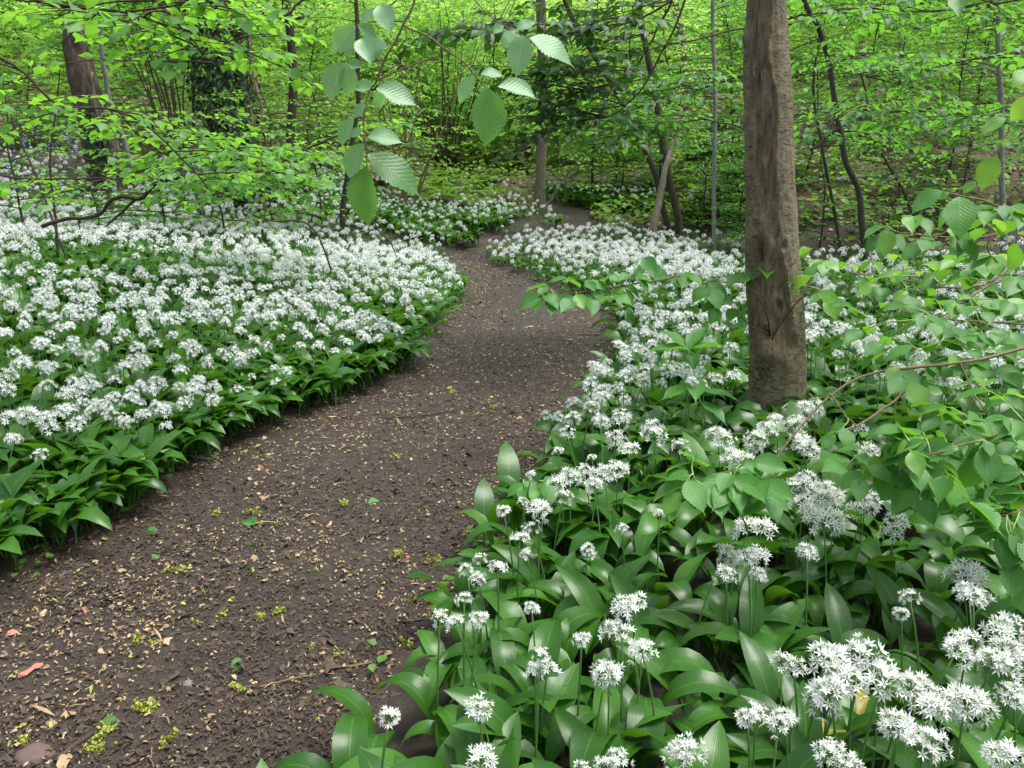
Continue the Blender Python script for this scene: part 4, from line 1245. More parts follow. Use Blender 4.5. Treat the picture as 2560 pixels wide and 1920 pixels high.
dead_stick('fallen_branch', [(1700, 540), (1640, 525), (1590, 500), (1540, 480)], 13.6, 6, 4, M['twig'], 'thin fallen branch slanting on the bank behind the leaning trunks', 'branch')


def stump_far():
    x = gx(1305, 18.5, 1.2); g = float(terrain(x, 18.5)); t = thing('tree_stump', (x, 18.5, g), 'small dark stump on the bank left of the slim grey trunk', 'tree stump')
    L = np.array([[x, 18.5, g - .1], [x + .02, 18.5, g + .2], [x + .03, 18.5, g + .55]]); mb = MB()
    v, f, uv = tube(smooth_line(L, 12), np.linspace(.24, .17, 12), 18, True, .5, 3); mb.add(v, f, uv); part('trunk', mb, [M['bark_dark']], t)


stump_far()


# ------------------------------------------------------------------ understorey trees (prototypes, then copies)
def understorey(seed, H, zlo, nspray, lmin, lmax, ls, leaf, stem_r, tpl=None, gap=.15, jit=.35):
    r = np.random.default_rng(seed)
    p = [np.array([0, 0, -.1])]
    for q in (.25, .5, .75, 1.0): p.append(np.array([r.normal(0, .12) * q * H * .35, r.normal(0, .12) * q * H * .35, H * q]))
    L = smooth_line(p, 24, .008, r); tr = MB(); v, f, uv = tube(L, np.linspace(stem_r, stem_r * .3, 24), 7, True, .15, seed); tr.add(v, f, uv)
    mb = MB(); LV = Leaves()
    for k in range(nspray):
        hz = zlo + (H - zlo) * (k + r.random()) / nspray; i = int(np.argmin(np.abs(L[:, 2] - hz))); q = (hz - zlo) / (H - zlo)
        ln = r.uniform(lmin, lmax) * (1.1 - .55 * q)
        spray(mb, LV, r, L[i], k * 2.4 + r.normal(0, .5), r.uniform(-.05, .45), ln, ls, .008, gap, .9, jit=jit)
    LV.put(mb, tpl or LT_FAR, r, 0)
    return tr.build('trunk', [M['bark_dark']]), mb.build('crown', [M[leaf], M['twig']])


PROTO = {
    'a': understorey(1, 6.5, .7, 88, 1.2, 2.4, .092, 'wood_leaf', .035),
    'b': understorey(2, 7.5, 1.2, 92, 1.3, 2.7, .092, 'wood_leaf', .045),
    'c': understorey(3, 6.0, .5, 80, 1.1, 2.3, .095, 'wood_leaf_deep', .03),
    'd': understorey(4, 7.0, .8, 92, 1.3, 2.6, .098, 'wood_leaf_lit', .04),
    's': understorey(5, 2.2, .25, 22, .6, 1.2, .070, 'wood_leaf', .016),
    't': understorey(6, 1.6, .2, 20, .5, 1.1, .075, 'hazel', .014),
}


PH = {'a': 6.5, 'b': 7.5, 'c': 6.0, 'd': 7.0}


def leafy(kind, px, Y, label, s=1.0, rz=None, group=None):
    r = TREE_RNG; x = gx(px, Y, float(terrain(gx(px, Y), Y))); g = float(terrain(x, Y))
    big = kind in 'abcd'
    o = thing('understorey_tree' if big else 'leafy_shrub', (x, Y, g), label, 'tree' if big else 'shrub', group)
    a, b = PROTO[kind]
    if big: s = min(s, max(.45, (1.3 + .185 * Y + .45 - g) / PH[kind]))
    o.rotation_euler = (0, 0, r.uniform(0, 6.28) if rz is None else rz); o.scale = (s * 1.12, s * 1.12, s)
    link(bpy.data.objects.new('trunk', a), o); link(bpy.data.objects.new('crown', b), o)
    return o


BG = 'leafy understorey trees closing the background'
for kind, px, Y, s, lab in (
        ('c', -120, 11.5, 1.0, 'leafy tree at the far left edge, nearest of the left background trees'),
        ('a', 90, 15.5, 1.0, 'leafy tree behind the two thin bare stems on the left'),
        ('c', 205, 17.0, 1.0, 'leafy tree directly behind the broken stump'),
        ('c', 380, 16.0, 1.0, 'leafy tree behind the thin hazel stems right of the stump'),
        ('b', 470, 20.0, 1.1, 'taller leafy tree far behind the gap between stump and ivy trunk'),
        ('a', 660, 16.5, 1.0, 'leafy tree behind the ivy-clad trunk and pink stems'),
        ('d', 590, 25.0, 1.2, 'pale leafy tree far back above the ivy-clad trunk'),
        ('a', 800, 15.0, .9, 'leafy tree between the dark straight trunk and hanging elm leaves'),
        ('d', 930, 21.0, 1.1, 'pale leafy tree far behind the hanging elm leaves'),
        ('b', 1010, 24.0, 1.1, 'leafy tree behind the big many-stemmed hazel, on its left'),
        ('d', 1190, 26.0, 1.2, 'pale leafy tree high behind the bend of the path'),
        ('b', 1290, 23.0, 1.0, 'leafy tree behind the small dark stump'),
        ('a', 1430, 19.0, .9, 'leafy tree right behind the slim grey trunk'),
        ('d', 1400, 29.0, 1.3, 'pale leafy tree far back right of the slim grey trunk'),
        ('d', 1560, 23.0, 1.1, 'pale leafy tree behind the dark left-leaning trunk'),
        ('a', 1540, 16.5, .85, 'bright leafy tree between slim grey trunk and leaning trunks'),
        ('b', 1700, 19.5, 1.0, 'leafy tree behind the three crossing trunks'),
        ('d', 1810, 27.0, 1.2, 'pale leafy tree far behind the straight pole tree'),
        ('c', 1800, 13.0, .85, 'deep green leafy tree half hidden by the thick trunk'),
        ('c', 2010, 12.5, .9, 'deep green leafy tree just right of the thick trunk'),
        ('b', 2080, 18.0, 1.0, 'leafy tree up the slope behind the dark leaning tree'),
        ('c', 2230, 13.5, .95, 'deep green leafy tree on the slope in front of the pale slender trunk'),
        ('a', 2330, 17.0, 1.0, 'leafy tree on the slope right of the pale slender trunk'),
        ('c', 2420, 12.5, .9, 'deep green leafy tree on the slope beside the straight grey young tree'),
        ('a', 2560, 15.0, 1.0, 'leafy tree at the right edge of the slope'),
        ('b', 2480, 21.0, 1.1, 'taller leafy tree at the top of the slope on the right'),
        ('a', -60, 18.5, 1.1, 'leafy tree far back in the upper left corner'),
        ('d', 330, 24.0, 1.2, 'pale leafy tree far back above the broken stump'),
        ('b', 130, 24.0, 1.2, 'tall leafy tree far back behind the thin bare stems'),
        ('d', 740, 24.0, 1.1, 'pale leafy tree far back behind the dark straight trunk'),
        ('a', 900, 17.0, .9, 'leafy tree behind the slim brown trunk that the elm leaves half hide'),
        ('d', 1100, 29.0, 1.2, 'pale leafy tree above the big many-stemmed hazel'),
        ('d', 1300, 33.0, 1.3, 'pale leafy tree farthest back at the top centre'),
        ('a', 1640, 27.0, 1.2, 'leafy tree far back behind the pale buff trunk'),
        ('d', 1720, 32.0, 1.3, 'pale leafy tree highest behind the pale buff trunk'),
        ('a', 1900, 20.0, 1.1, 'leafy tree up the slope right behind the thick trunk'),
        ('d', 2020, 25.0, 1.2, 'pale leafy tree far up the slope right of the thick trunk'),
        ('b', 2200, 24.0, 1.2, 'leafy tree far up the slope behind the pinkish brown trunk'),
        ('a', 2380, 24.0, 1.2, 'leafy tree far up the slope above the straight grey young tree'),
        ('a', 2620, 20.0, 1.1, 'leafy tree far up the slope in the upper right corner'),
        ('c', 2350, 11.2, .9, 'low deep green tree between the crooked stem and the straight grey young tree'),
        ('a', 2160, 14.5, .9, 'leafy tree behind the crooked dark stem on the slope'),
        ('a', 2440, 15.0, .9, 'leafy tree up the slope behind the straight grey young tree'),
        ('c', 1890, 16.0, .9, 'deep green leafy tree behind the upper part of the thick trunk'),
        ('d', 1480, 15.8, .8, 'pale leafy tree just behind the far flower bed'),
        ('d', 1240, 19.5, .9, 'pale leafy tree above the small dark stump'),
        ('a', 1120, 21.0, .9, 'leafy tree right behind the big many-stemmed hazel'),
        ('d', 1650, 15.2, .8, 'pale leafy tree filling the gap behind the leaning trunks'),
        ('c', 560, 15.0, .9, 'deep green leafy tree left of the ivy-clad trunk'),
        ('c', 2700, 11.0, .9, 'deep green leafy tree reaching in over the right edge')):
    leafy(kind, px, Y, lab, s, group=BG)
SH = 'low leafy shrubs and saplings'
for kind, px, Y, s, lab in (
        ('t', 250, 8.8, .9, 'low bright shrub behind the dead branch, on its left'), ('t', 420, 9.2, 1.0, 'low bright shrub behind the right end of the dead branch'),
        ('t', 560, 9.0, 1.0, 'low bright shrub below the ivy-clad trunk'), ('s', 690, 10.2, .9, 'small sapling in front of the dark straight trunk'),
        ('s', 800, 10.5, .9, 'small sapling left of the lowest hanging elm leaf'), ('s', 960, 15.0, .8, 'small sapling left of the leaning hazel stems'),
        ('s', 1480, 14.8, 1.0, 'small bright shrub right of the slim grey trunk'), ('s', 1560, 15.2, 1.0, 'small bright shrub just left of the leaning trunks'),
        ('s', 1760, 12.4, .9, 'small shrub behind the fallen log'), ('c', 1850, 10.6, .35, 'small dense shrub behind the left side of the thick trunk'),
        ('s', 2040, 9.6, .8, 'small shrub on the lower slope just right of the thick trunk'), ('t', 2220, 10.0, .8, 'low shrub on the slope below the crooked stem'),
        ('t', 2400, 10.4, .9, 'low shrub on the slope beside the straight grey young tree'), ('s', 60, 9.5, .9, 'small shrub at the left edge above the garlic')):
    leafy(kind, px, Y, lab, s, group=SH)


# far wood as one mass, and green ground cover on the banks
def far_wood():
    r = np.random.default_rng(55); mb = MB()
    n = 5200; y = r.uniform(21, 52, n); x = r.uniform(-.8, .8, n) * y
    hgt = r.uniform(.02, 1, n) ** 1.2 * np.clip(.20 * y + 1.6 - terrain(x, y), 1.5, 13); z = terrain(x, y) + hgt
    P = []; D = []; NN = []; S = []
    for i in range(n):
        m = 50; az = r.uniform(0, 2 * PI, m); q = np.sqrt(r.random(m)) * r.uniform(.8, 1.8)
        P.append(np.stack([x[i] + np.cos(az) * q, y[i] + np.sin(az) * q, z[i] + r.normal(0, .12, m) - .12 * q], 1))
        D.append(np.stack([np.cos(az) + r.normal(0, .5, m), np.sin(az) + r.normal(0, .5, m), r.normal(-.2, .25, m)], 1))
        NN.append(np.stack([r.normal(0, .45, m), r.normal(0, .45, m), np.ones(m)], 1)); S.append(r.uniform(.13, .22, m))
    P, D, NN, S = map(np.concatenate, (P, D, NN, S))
    F = frames(D, NN) * S[:, None, None]; k = r.integers(0, 3, len(P)); k = (fbm(P[:, 0] * .3, P[:, 2] * .4, 5) * 3.0 + r.normal(0, .3, len(P)) + 1.0 * np.exp(-((P[:, 0] / P[:, 1] - .07) / .22) ** 2)).clip(0, 2.99).astype(int)  # palest leaves gather near the centre to paint the bright distance there
    for i in range(3): mb.inst(LT_TINY[0], P[k == i], F[k == i], r.random((k == i).sum()), i)
    single('far_woodland', mb, [M['wood_leaf_deep'], M['wood_leaf'], M['wood_leaf_lit']], 'bright green far-off woodland filling the hillside behind', 'woodland', kind='stuff')
    # ground cover
    mb = MB(); n = 120000
    y = 9 + 34 * r.random(n) ** 1.1; x = r.uniform(-1, 1, n) * np.maximum(14, .75 * y); g = terrain(x, y)
    nz = fbm(x * .8, y * .8, 71)
    den, _ = bed_density(x, y)
    onp = (x > xL(y) - .15) & (x < xR(y) + .15) & (y < 16)
    ok = (nz > np.where(y > 17, .22, np.where(x < -4, .15, .42))) & (den < .3) & ~onp & ~((x > 2.5) & (y < 17) & (nz < .47))
    x, y, g = x[ok], y[ok], g[ok]; n = len(x)
    az = r.uniform(0, 2 * PI, n)
    D = np.stack([np.cos(az), np.sin(az), r.uniform(-.2, .8, n)], 1); NN = np.stack([r.normal(0, .4, n), r.normal(0, .4, n), np.ones(n)], 1)
    F = frames(D, NN) * (r.uniform(.06, .15, n) * np.where(y > 18, 1.5, 1))[:, None, None]
    mb.inst(LT_FAR[0], np.stack([x, y, g + r.uniform(.02, .28, n) * np.where(y > 18, 2.2, 1)], 1), F, r.random(n), 0)
    single('undergrowth', mb, [M['fern']], 'low green undergrowth on the banks below the trees', 'undergrowth', kind='stuff')
    # bluebells on the left bank
    mb = MB(); n = 130; x = r.uniform(-11.5, -7.5, n); y = r.uniform(12, 16, n); g = terrain(x, y)
    h = r.uniform(.28, .45, n)
    for j in range(5):
        a = r.uniform(0, 2 * PI, n); D = np.stack([np.cos(a), np.sin(a), -np.ones(n)], 1); NN = np.stack([np.cos(a), np.sin(a), np.ones(n)], 1)
        mb.inst(LT_TINY[0], np.stack([x + .02 * np.cos(a), y + .02 * np.sin(a), g + h - .03 * j], 1), frames(D, NN) * .042, r.random(n), 0)
    single('bluebells', mb, [M['blue']], 'faint drift of bluebells on the left bank', 'bluebells', kind='stuff')
    # second garlic drift behind the bend
    mb = MB(); n = 4600
    x = r.uniform(-4.2, 4.2, n); y = r.uniform(11.6, 17.0, n)
    left = (y > 11.6) & (y < 14.3) & (x < -.55 + .35 * (y - 11.6)) ; right = (x > .7) & (y > 13.0) & (y < 16.5)
    okk = (left | right) & (fbm(x * .9, y * .9, 91) > .42)
    x, y = x[okk], y[okk]; g = terrain(x, y); n = len(x)
    for rep in range(3):
        az = r.uniform(0, 2 * PI, n); c, sn = np.cos(az), np.sin(az); o0 = 0 * az; s = r.uniform(.7, 1.05, n)
        F = np.stack([np.stack([c, -sn, o0], 1), np.stack([sn, c, o0], 1), np.stack([o0, o0, o0 + 1], 1)], 1) * s[:, None, None]
        for i in range(len(LEAF_2)):
            q = np.arange(n) % len(LEAF_2) == i
            mb.inst(LEAF_2[i], np.stack([x, y, g], 1)[q], F[q], r.random(q.sum()), 3)
    f_ = r.random(n) < .38; m = f_.sum(); az = r.uniform(0, 6.28, m)
    F = frames(np.stack([np.cos(az), np.sin(az), 0 * az], 1), np.stack([0 * az, 0 * az, 0 * az + 1], 1)) * r.uniform(.9, 1.3, m)[:, None, None]
    H = np.stack([x, y, g + r.uniform(.26, .36, n)], 1)[f_]
    for i in range(4):
        q = np.arange(m) % 4 == i; mb.inst(HEADS2[i], H[q], F[q], r.random(q.sum()))
    single('far_wild_garlic', mb, GM + [M['garlic']], 'sparser wild garlic on the bank behind the path bend', 'wild garlic', kind='stuff')


far_wood()


# ------------------------------------------------------------------ ferns on the bank
def fern_mesh(seed):
    r = np.random.default_rng(seed); mb = MB()
    for k in range(8):
        az = k * .785 + r.normal(0, .2); Lf = r.uniform(.4, .65); n = 16
        t = np.linspace(0, 1, n); el = 1.15 - 1.5 * t ** 1.3
        out = np.cumsum(np.cos(el)) * Lf / n; up = np.cumsum(np.sin(el)) * Lf / n
        C = np.stack([out * math.cos(az), out * math.sin(az), up], 1); lat = np.array([-math.sin(az), math.cos(az), 0])
        w = .16 * Lf / .5 * np.sin(PI * np.clip(t * .92 + .08, 0, 1)) ** .8
        v, f, uv = tube(C, .004, 3, False); mb.add(v, f, uv)
        for sg in (-1, 1):
            D = sg * lat * .9 + np.gradient(C, axis=0) / (Lf / n) * .45
            F = frames(D, np.tile([0, 0, 1.0], (n, 1))); F = np.stack([F[:, :, 0] * .055, F[:, :, 1] * w[:, None], F[:, :, 2] * .05], -1)
            mb.inst(LT_TINY[0], C, F, r.random(n), 0)
    return mb.build('fern', [M['fern']])


FERN = [fern_mesh(1), fern_mesh(2)]
first = None
for i, (px, Y, s) in enumerate([(1080, 16.0, 1.1), (1130, 16.8, 1.0), (1180, 16.3, .9), (1230, 17.4, 1.0), (1110, 15.2, 1.1), (1040, 15.0, 1.0), (1060, 14.5, .9), (1150, 14.8, 1.0), (1230, 15.3, .9), (1000, 14.8, .8), (1190, 14.4, .8), (1100, 16.9, 1.0), (970, 15.6, .9), (1270, 18.3, .9), (1165, 18.6, 1.0), (1000, 16.2, .9), (1210, 16.9, .8)]):
    x = gx(px, Y, .4); g = float(terrain(x, Y))
    o = link(bpy.data.objects.new('fern', FERN[i % 2])); o.location = (x, Y, g); o.scale = (s, s, s); o.rotation_euler = (0, 0, i * 1.3)
    tagit(o, 'small green fern growing on the shaded bank behind the path bend', 'fern', 'ferns on the bank behind the bend')


# ================================================================== NEAR FOLIAGE
ELM_ME = {}
M['elm_mid'] = leafmat('elm_leaf_mid', (0.070, 0.215, 0.050), (0.110, 0.290, 0.075), (0.28, 0.66, 0.08), 0.40, 0.38, 'pinnate', 0.6, 0.45)
for nm in ('elm', 'elm_fresh', 'elm_sheen', 'elm_mid'):
    ELM_ME[nm] = []
    for k, tp in enumerate(LT_ELM):
        mb = MB(); v, f, uv, m = tp[0]; v = v.copy()
        v[:, 2] += .03 * np.sin(v[:, 1] * 9 + k) * np.abs(v[:, 0]) * 3
        mb.add(v, f, uv, .3 + .2 * k); ELM_ME[nm].append(mb.build('leaf', [M[nm]]))


def put_leaf(parent, base, tip, nrm, wid=None, mat='elm', k=0, rollw=None):
    """leaf object from base to tip (world), normal hint; width scale relative to length"""
    base = np.asarray(base); d = np.asarray(tip) - base; Ln = np.linalg.norm(d)
    F = frames(d[None], np.asarray(nrm, float)[None])[0]
    o = link(bpy.data.objects.new('leaf', ELM_ME[mat][k % 3]), parent)
    m = Matrix.Identity(4)
    for i in range(3):
        for j in range(3): m[i][j] = F[i, j] * Ln * ((wid or 1.0) if j == 0 else 1.0)
    for i in range(3): m[i][3] = base[i] - parent.location[i]
    o.matrix_local = m
    return o


def px_leaf(parent, b, t, w, Y, r, mat='elm', k=0, up=.45, dz=0.0):
    """leaf seen in the photo from pixel b to pixel t with pixel width w, at about Y metres; foreshortening becomes real tilt"""
    L = math.hypot(t[0] - b[0], t[1] - b[1]); ratio = .60
    full = max(L, w / ratio)
    B = at(b[0], b[1], Y)
    s = depth(B) / FPX
    tilt = math.acos(min(1, L / full)) * (1 if r.random() < .75 else -1)      # towards the camera
    Tp = at(t[0], t[1], Y)
    view = norm(CAM - B)
    tip = Tp + view * math.sin(tilt) * full * s * (1 if t[1] > b[1] - 20 else -1)
    d = norm(tip - B); a = norm(np.cross(d, view)); n0 = norm(np.cross(a, d))
    if np.dot(n0, view) < 0: n0 = -n0
    roll = .55 * math.acos(min(1, w / (ratio * full))) * (1 if (a[2] > 0) else -1)
    n = n0 * math.cos(roll) + a * math.sin(roll)
    if n[2] < 0: n = n0 * math.cos(roll) - a * math.sin(roll)
    return put_leaf(parent, B, tip, n + np.array([0, 0, up]), None, mat, k)


def hanging_elm():
    r = np.random.default_rng(14); Y = 1.12
    def z(p): return (700 + p[0] / 2.37, p[1] / 2.37)
    root = at(*z((800, -60)), Y)
    t = thing('elm_branch', root, 'hanging elm twig with big pale toothed leaves at the top centre', 'branch')
    tw = [([(806, -160), (800, 0), (740, 130), (700, 220), (620, 350), (570, 480), (520, 560), (500, 680), (505, 830), (515, 915), (512, 985)], 9, 4, 'twig_pale'),
          ([(735, 155), (870, 210), (960, 280), (1090, 370), (1160, 450), (1225, 520)], 7, 4, 'twig_pale'), ([(570, 480), (680, 425), (800, 380), (930, 335)], 7, 4, 'twig_pale'),
          ([(610, 360), (540, 362), (480, 360), (375, 365)], 6, 4, 'twig_pale'), ([(730, 125), (640, 128), (570, 130), (450, 150)], 6, 4, 'twig_pale'), ([(745, -40), (680, 10), (590, 80), (560, 110)], 6, 4, 'twig_pale'),
          ([(500, 690), (420, 720), (300, 790), (130, 860)], 5, 3, 'twig')]
    for pl, a, b, m in tw:
        ln = smooth_line([at(*z(p), Y) for p in pl], 26, .0008, r); mb = MB(); v, f, uv = tube(ln, np.linspace(a, b, 26) * 1.5 / 2.37 / 2 / FPX * 1.2, 7); mb.add(v, f, uv); part('twig', mb, [M[m]], t)
    lv = [((570, 525), (840, 600), 130), ((560, 520), (410, 520), 75), ((560, 545), (630, 665), 100), ((510, 620), (415, 700), 50), ((440, 705), (345, 880), 70), ((490, 770), (390, 800), 60), ((520, 810), (745, 820), 100),
          ((500, 850), (390, 1090), 90), ((515, 915), (890, 1105), 160), ((515, 985), (480, 1385), 110), ((380, 370), (270, 620), 125), ((390, 370), (425, 590), 115), ((400, 375), (495, 385), 62), ((440, 150), (310, 330), 130), ((450, 160), (245, 270), 60),
          ((460, 150), (600, 235), 110), ((480, 230), (545, 380), 125), ((560, 60), (450, 120), 60), ((590, 30), (660, 180), 125), ((1220, 515), (1228, 910), 195), ((1150, 450), (1022, 612), 80), ((1190, 440), (1335, 430), 50),
          ((1290, 515), (1550, 570), 62), ((600, 220), (560, 330), 90), ((450, 260), (370, 340), 60)]
    for k, (b, e, w) in enumerate(lv):
        px_leaf(t, z(b), z(e), w / 2.37, Y + r.normal(0, .02), r, 'elm_mid' if k in (8, 9, 19) else 'elm_sheen', k)
    # second twig to the right of it
    root = at(*z((1150, -60)), Y + .1)
    t2 = thing('elm_branch', root, 'smaller elm twig right of the big hanging one, tip leaves spread like a cross', 'branch')
    ln = smooth_line([at(*z(p), Y + .1) for p in [(1110, -60), (1150, 0), (1230, 80), (1330, 150), (1430, 210), (1470, 225)]], 20, .0008, r); mb = MB(); v, f, uv = tube(ln, np.linspace(7, 4, 20) / 2.37 / 2 / FPX * 1.3, 7); mb.add(v, f, uv); part('twig', mb, [M['twig_pale']], t2)
    for k, (b, e, w) in enumerate([((1440, 210), (1395, 475), 165), ((1390, 185), (1308, 265), 80), ((1400, 180), (1525, 108), 60), ((1320, 145), (1253, 205), 60), ((1480, 225), (1785, 325), 80)]):
        px_leaf(t2, z(b), z(e), w / 2.37, Y + .1 + r.normal(0, .02), r, 'elm_sheen', k + 1)
    leaves_to_twigs(t); leaves_to_twigs(t2)


hanging_elm()


def link_shoots(sh, t):
    o = part('foliage_stalks', sh, [M['twig_green']], t); o['kind'] = 'stuff'


def elm_shrub(name, label, twigs, clusters, seed, Y0, leaf_len=.085, single_leaves=(), fresh=.12, twmat='twig_pale', dens=4):
    """leafy elm branch: woody twigs by pixel line and leaf clusters on their own short shoots"""
    r = np.random.default_rng(seed)
    y0_ = twigs[0][1]; root = at(twigs[0][0][0][0], twigs[0][0][0][1], y0_ if np.isscalar(y0_) else y0_[0])
    t = thing(name, root, label, 'branch')
    allp = []
    for (pl, Y, a, b) in twigs:
        Ys = Y if not np.isscalar(Y) else [Y] * len(pl)
        ln = smooth_line([at(p[0], p[1], Ys[i]) for i, p in enumerate(pl)], 26, .003, r); allp.append(ln)
        d = depth(ln[13]); mb = MB(); v, f, uv = tube(ln, np.linspace(a, b, 26) / 2 / FPX * d, 7, True, .15, seed); mb.add(v, f, uv); part('twig', mb, [M[twmat]], t)
    allp = np.concatenate(allp); nl = 0
    sh = MB()
    for (px, py, Y) in clusters:
        c = at(px, py, Y)
        q = allp[np.argmin(np.linalg.norm(allp - c, axis=1))]
        d = c - q; dl = np.linalg.norm(d)
        if dl > .35: q = c - d / dl * .22 + np.array([0, 0, -.03])
        tip = c
        mid = (q + tip) / 2 + r.normal(0, .012, 3) + np.array([0, 0, .015])
        ln = smooth_line([q, mid, tip], 8); v, f, uv = tube(ln, np.linspace(.0022, .0012, 8), 4); sh.add(v, f, uv)
        dd = norm(tip - mid); dd = norm(dd * np.array([1, 1, .3]) + r.normal(0, .15, 3)); lat = norm(np.cross(dd, [0, 0, 1.0]))
        for k in range(dens):
            if nl >= 96: break
            b = ln[-1 - min(k, 5)] if k else ln[-1]
            ang = 0 if k == 0 else (1 if k % 2 else -1) * r.uniform(.7, 1.2)
            ld = norm(dd * math.cos(ang) + lat * math.sin(ang) + np.array([0, 0, r.uniform(-.55, -.02)]))
            L = leaf_len * r.uniform(.7, 1.2) * (1 if k < 3 else .8)
            n = np.array([r.normal(0, .28), r.normal(-.38, .25), 1.0])
            put_leaf(t, b, b + ld * L, n, None, 'elm_fresh' if r.random() < fresh else 'elm', int(r.integers(0, 3))); nl += 1
    for k, (b, e, w, Y, m) in enumerate(single_leaves):
        px_leaf(t, b, e, w, Y, r, m, k)
    if clusters: link_shoots(sh, t)
    leaves_to_twigs(t)
    return t


elm_shrub('elm_branch', 'long arching elm branch crossing the lower right with many toothed leaves',
          [([(2700, 840), (2560, 872), (2400, 905), (2180, 935), (2080, 985), (1990, 1080), (1930, 1160)], [2.25, 2.2, 2.15, 2.1, 2.05, 2.0, 1.95], 10, 4),
           ([(2400, 905), (2430, 970), (2480, 1060), (2540, 1200), (2575, 1260)], [2.15, 2.1, 2.0, 1.9, 1.85], 6, 3), ([(2072, 985), (2110, 1030), (2160, 1085), (2240, 1150)], [2.05, 2.0, 1.95, 1.9], 5, 3),
           ([(2440, 990), (2390, 1060), (2345, 1130)], 1.98, 4, 2)],
          [(2517, 984, 2.0), (2269, 956, 2.0), (2088, 1087, 1.95), (2242, 1115, 1.88), (2285, 1133, 1.85), (2110, 1169, 1.85), (2150, 1196, 1.82), (2346, 1133, 1.85), (2436, 1106, 1.88), (2481, 1140, 1.82), (2255, 1223, 1.8),
           (2346, 1223, 1.78), (2391, 1165, 1.82), (2459, 1195, 1.8), (2504, 1223, 1.76), (2300, 1250, 1.75), (2400, 1260, 1.72), (2530, 1330, 1.65), (2560, 1420, 1.6), (2350, 1060, 1.95), (2540, 1100, 1.85), (2200, 1180, 1.85)], 31, 2.0)
elm_shrub('elm_branch', 'second elm branch behind the arching one, leaves hiding the flowers right of the trunk',
          [([(2700, 560), (2560, 640), (2500, 690), (2440, 735), (2400, 760)], [3.0, 2.9, 2.8, 2.7, 2.7], 9, 4), ([(2500, 690), (2470, 620), (2480, 560)], 2.8, 5, 3), ([(2320, 910), (2250, 990), (2160, 1055), (2090, 1080)], [2.5, 2.5, 2.45, 2.4], 9, 5),
           ([(2440, 735), (2350, 790), (2290, 800)], 2.7, 4, 2)],
          [(2459, 780, 2.5), (2468, 834, 2.4), (2323, 807, 2.6), (2255, 843, 2.6), (2359, 843, 2.5), (2115, 857, 2.9), (2187, 889, 2.8), (2346, 681, 2.9), (2404, 700, 2.8), (2540, 760, 2.5), (2550, 700, 2.6), (2290, 720, 3.0),
           (2230, 760, 3.0), (2420, 900, 2.4), (2540, 870, 2.3), (2480, 930, 2.3), (2330, 900, 2.5), (2170, 700, 3.2), (2100, 760, 3.2), (2480, 640, 2.8), (2390, 760, 2.7), (2550, 940, 2.25), (2240, 680, 3.2)], 32, 2.6, .10)
elm_shrub('elm_branch', 'leafy elm branch low at the right edge, filling the space below the arching one',
          [([(2720, 1010), (2600, 1050), (2480, 1090), (2380, 1120), (2280, 1150)], [1.75, 1.75, 1.72, 1.7, 1.7], 7, 3), ([(2720, 1230), (2600, 1260), (2500, 1290), (2420, 1300)], 1.6, 6, 3)],
          [(2300, 1090, 1.75), (2360, 1100, 1.72), (2420, 1050, 1.75), (2520, 1050, 1.75), (2300, 1180, 1.68), (2380, 1200, 1.66), (2450, 1140, 1.7), (2540, 1170, 1.66), (2420, 1250, 1.62), (2500, 1270, 1.6), (2550, 1240, 1.62), (2480, 1330, 1.58), (2555, 1360, 1.56), (2240, 1060, 1.85), (2180, 1090, 1.9), (2330, 1010, 1.9), (2440, 960, 1.9), (2540, 1440, 1.55)], 51, 1.7, .088, (), .07, dens=5)
elm_shrub('elm_branch', 'upper layer of elm leaves right of the trunk, below the slope',
          [([(2720, 640), (2560, 690), (2400, 720), (2250, 700), (2120, 680)], [3.6, 3.5, 3.4, 3.4, 3.4], 6, 3), ([(2720, 800), (2560, 810), (2400, 800), (2260, 780)], 3.0, 6, 3)],
          [(2120, 660, 3.5), (2180, 650, 3.5), (2250, 640, 3.5), (2310, 660, 3.4), (2370, 640, 3.4), (2440, 670, 3.3), (2500, 650, 3.3), (2550, 640, 3.3), (2200, 720, 3.3), (2270, 740, 3.2), (2340, 750, 3.1), (2420, 740, 3.1), (2490, 730, 3.1), (2550, 770, 3.0), (2300, 800, 3.0), (2380, 820, 2.9), (2440, 830, 2.9), (2520, 830, 2.8), (2150, 700, 3.4)], 52, 3.2, .115, (), .15, dens=2)
elm_shrub('elm_branch', 'elm branch reaching in from the right edge with a drooping bright leaf above the slope',
          [([(2720, 470), (2560, 520), (2470, 505), (2400, 490), (2330, 480), (2270, 530)], [2.0, 2.0, 2.0, 1.95, 1.95, 1.95], 7, 3), ([(2600, 250), (2540, 300), (2491, 385)], 1.7, 4, 2), ([(2560, 560), (2470, 590), (2350, 590), (2240, 580)], [2.3, 2.3, 2.2, 2.2], 5, 3)],
          [(2395, 527, 2.0), (2210, 604, 2.2), (2391, 599, 2.15), (2480, 530, 2.0), (2540, 540, 1.95), (2290, 545, 2.1), (2460, 570, 2.1), (2320, 610, 2.2), (2540, 610, 2.1)], 33, 2.1, .085,
          [((2491, 388), (2446, 482), 62, 1.65, 'elm_fresh'), ((2440, 455), (2402, 487), 26, 1.65, 'elm_fresh'), ((2398, 492), (2402, 576), 84, 1.9, 'elm'), ((2356, 477), (2268, 528), 34, 1.9, 'elm'), ((2221, 578), (2210, 648), 46, 2.1, 'elm_fresh'),
           ((2590, 240), (2505, 310), 75, 1.6, 'elm_fresh'), ((2514, 296), (2446, 332), 24, 1.6, 'elm_fresh'), ((2394, -6), (2398, 35), 48, 2.2, 'elm'), ((2570, 175), (2540, 205), 40, 1.7, 'elm_fresh'), ((2372, 480), (2345, 500), 18, 1.9, 'elm_fresh')])
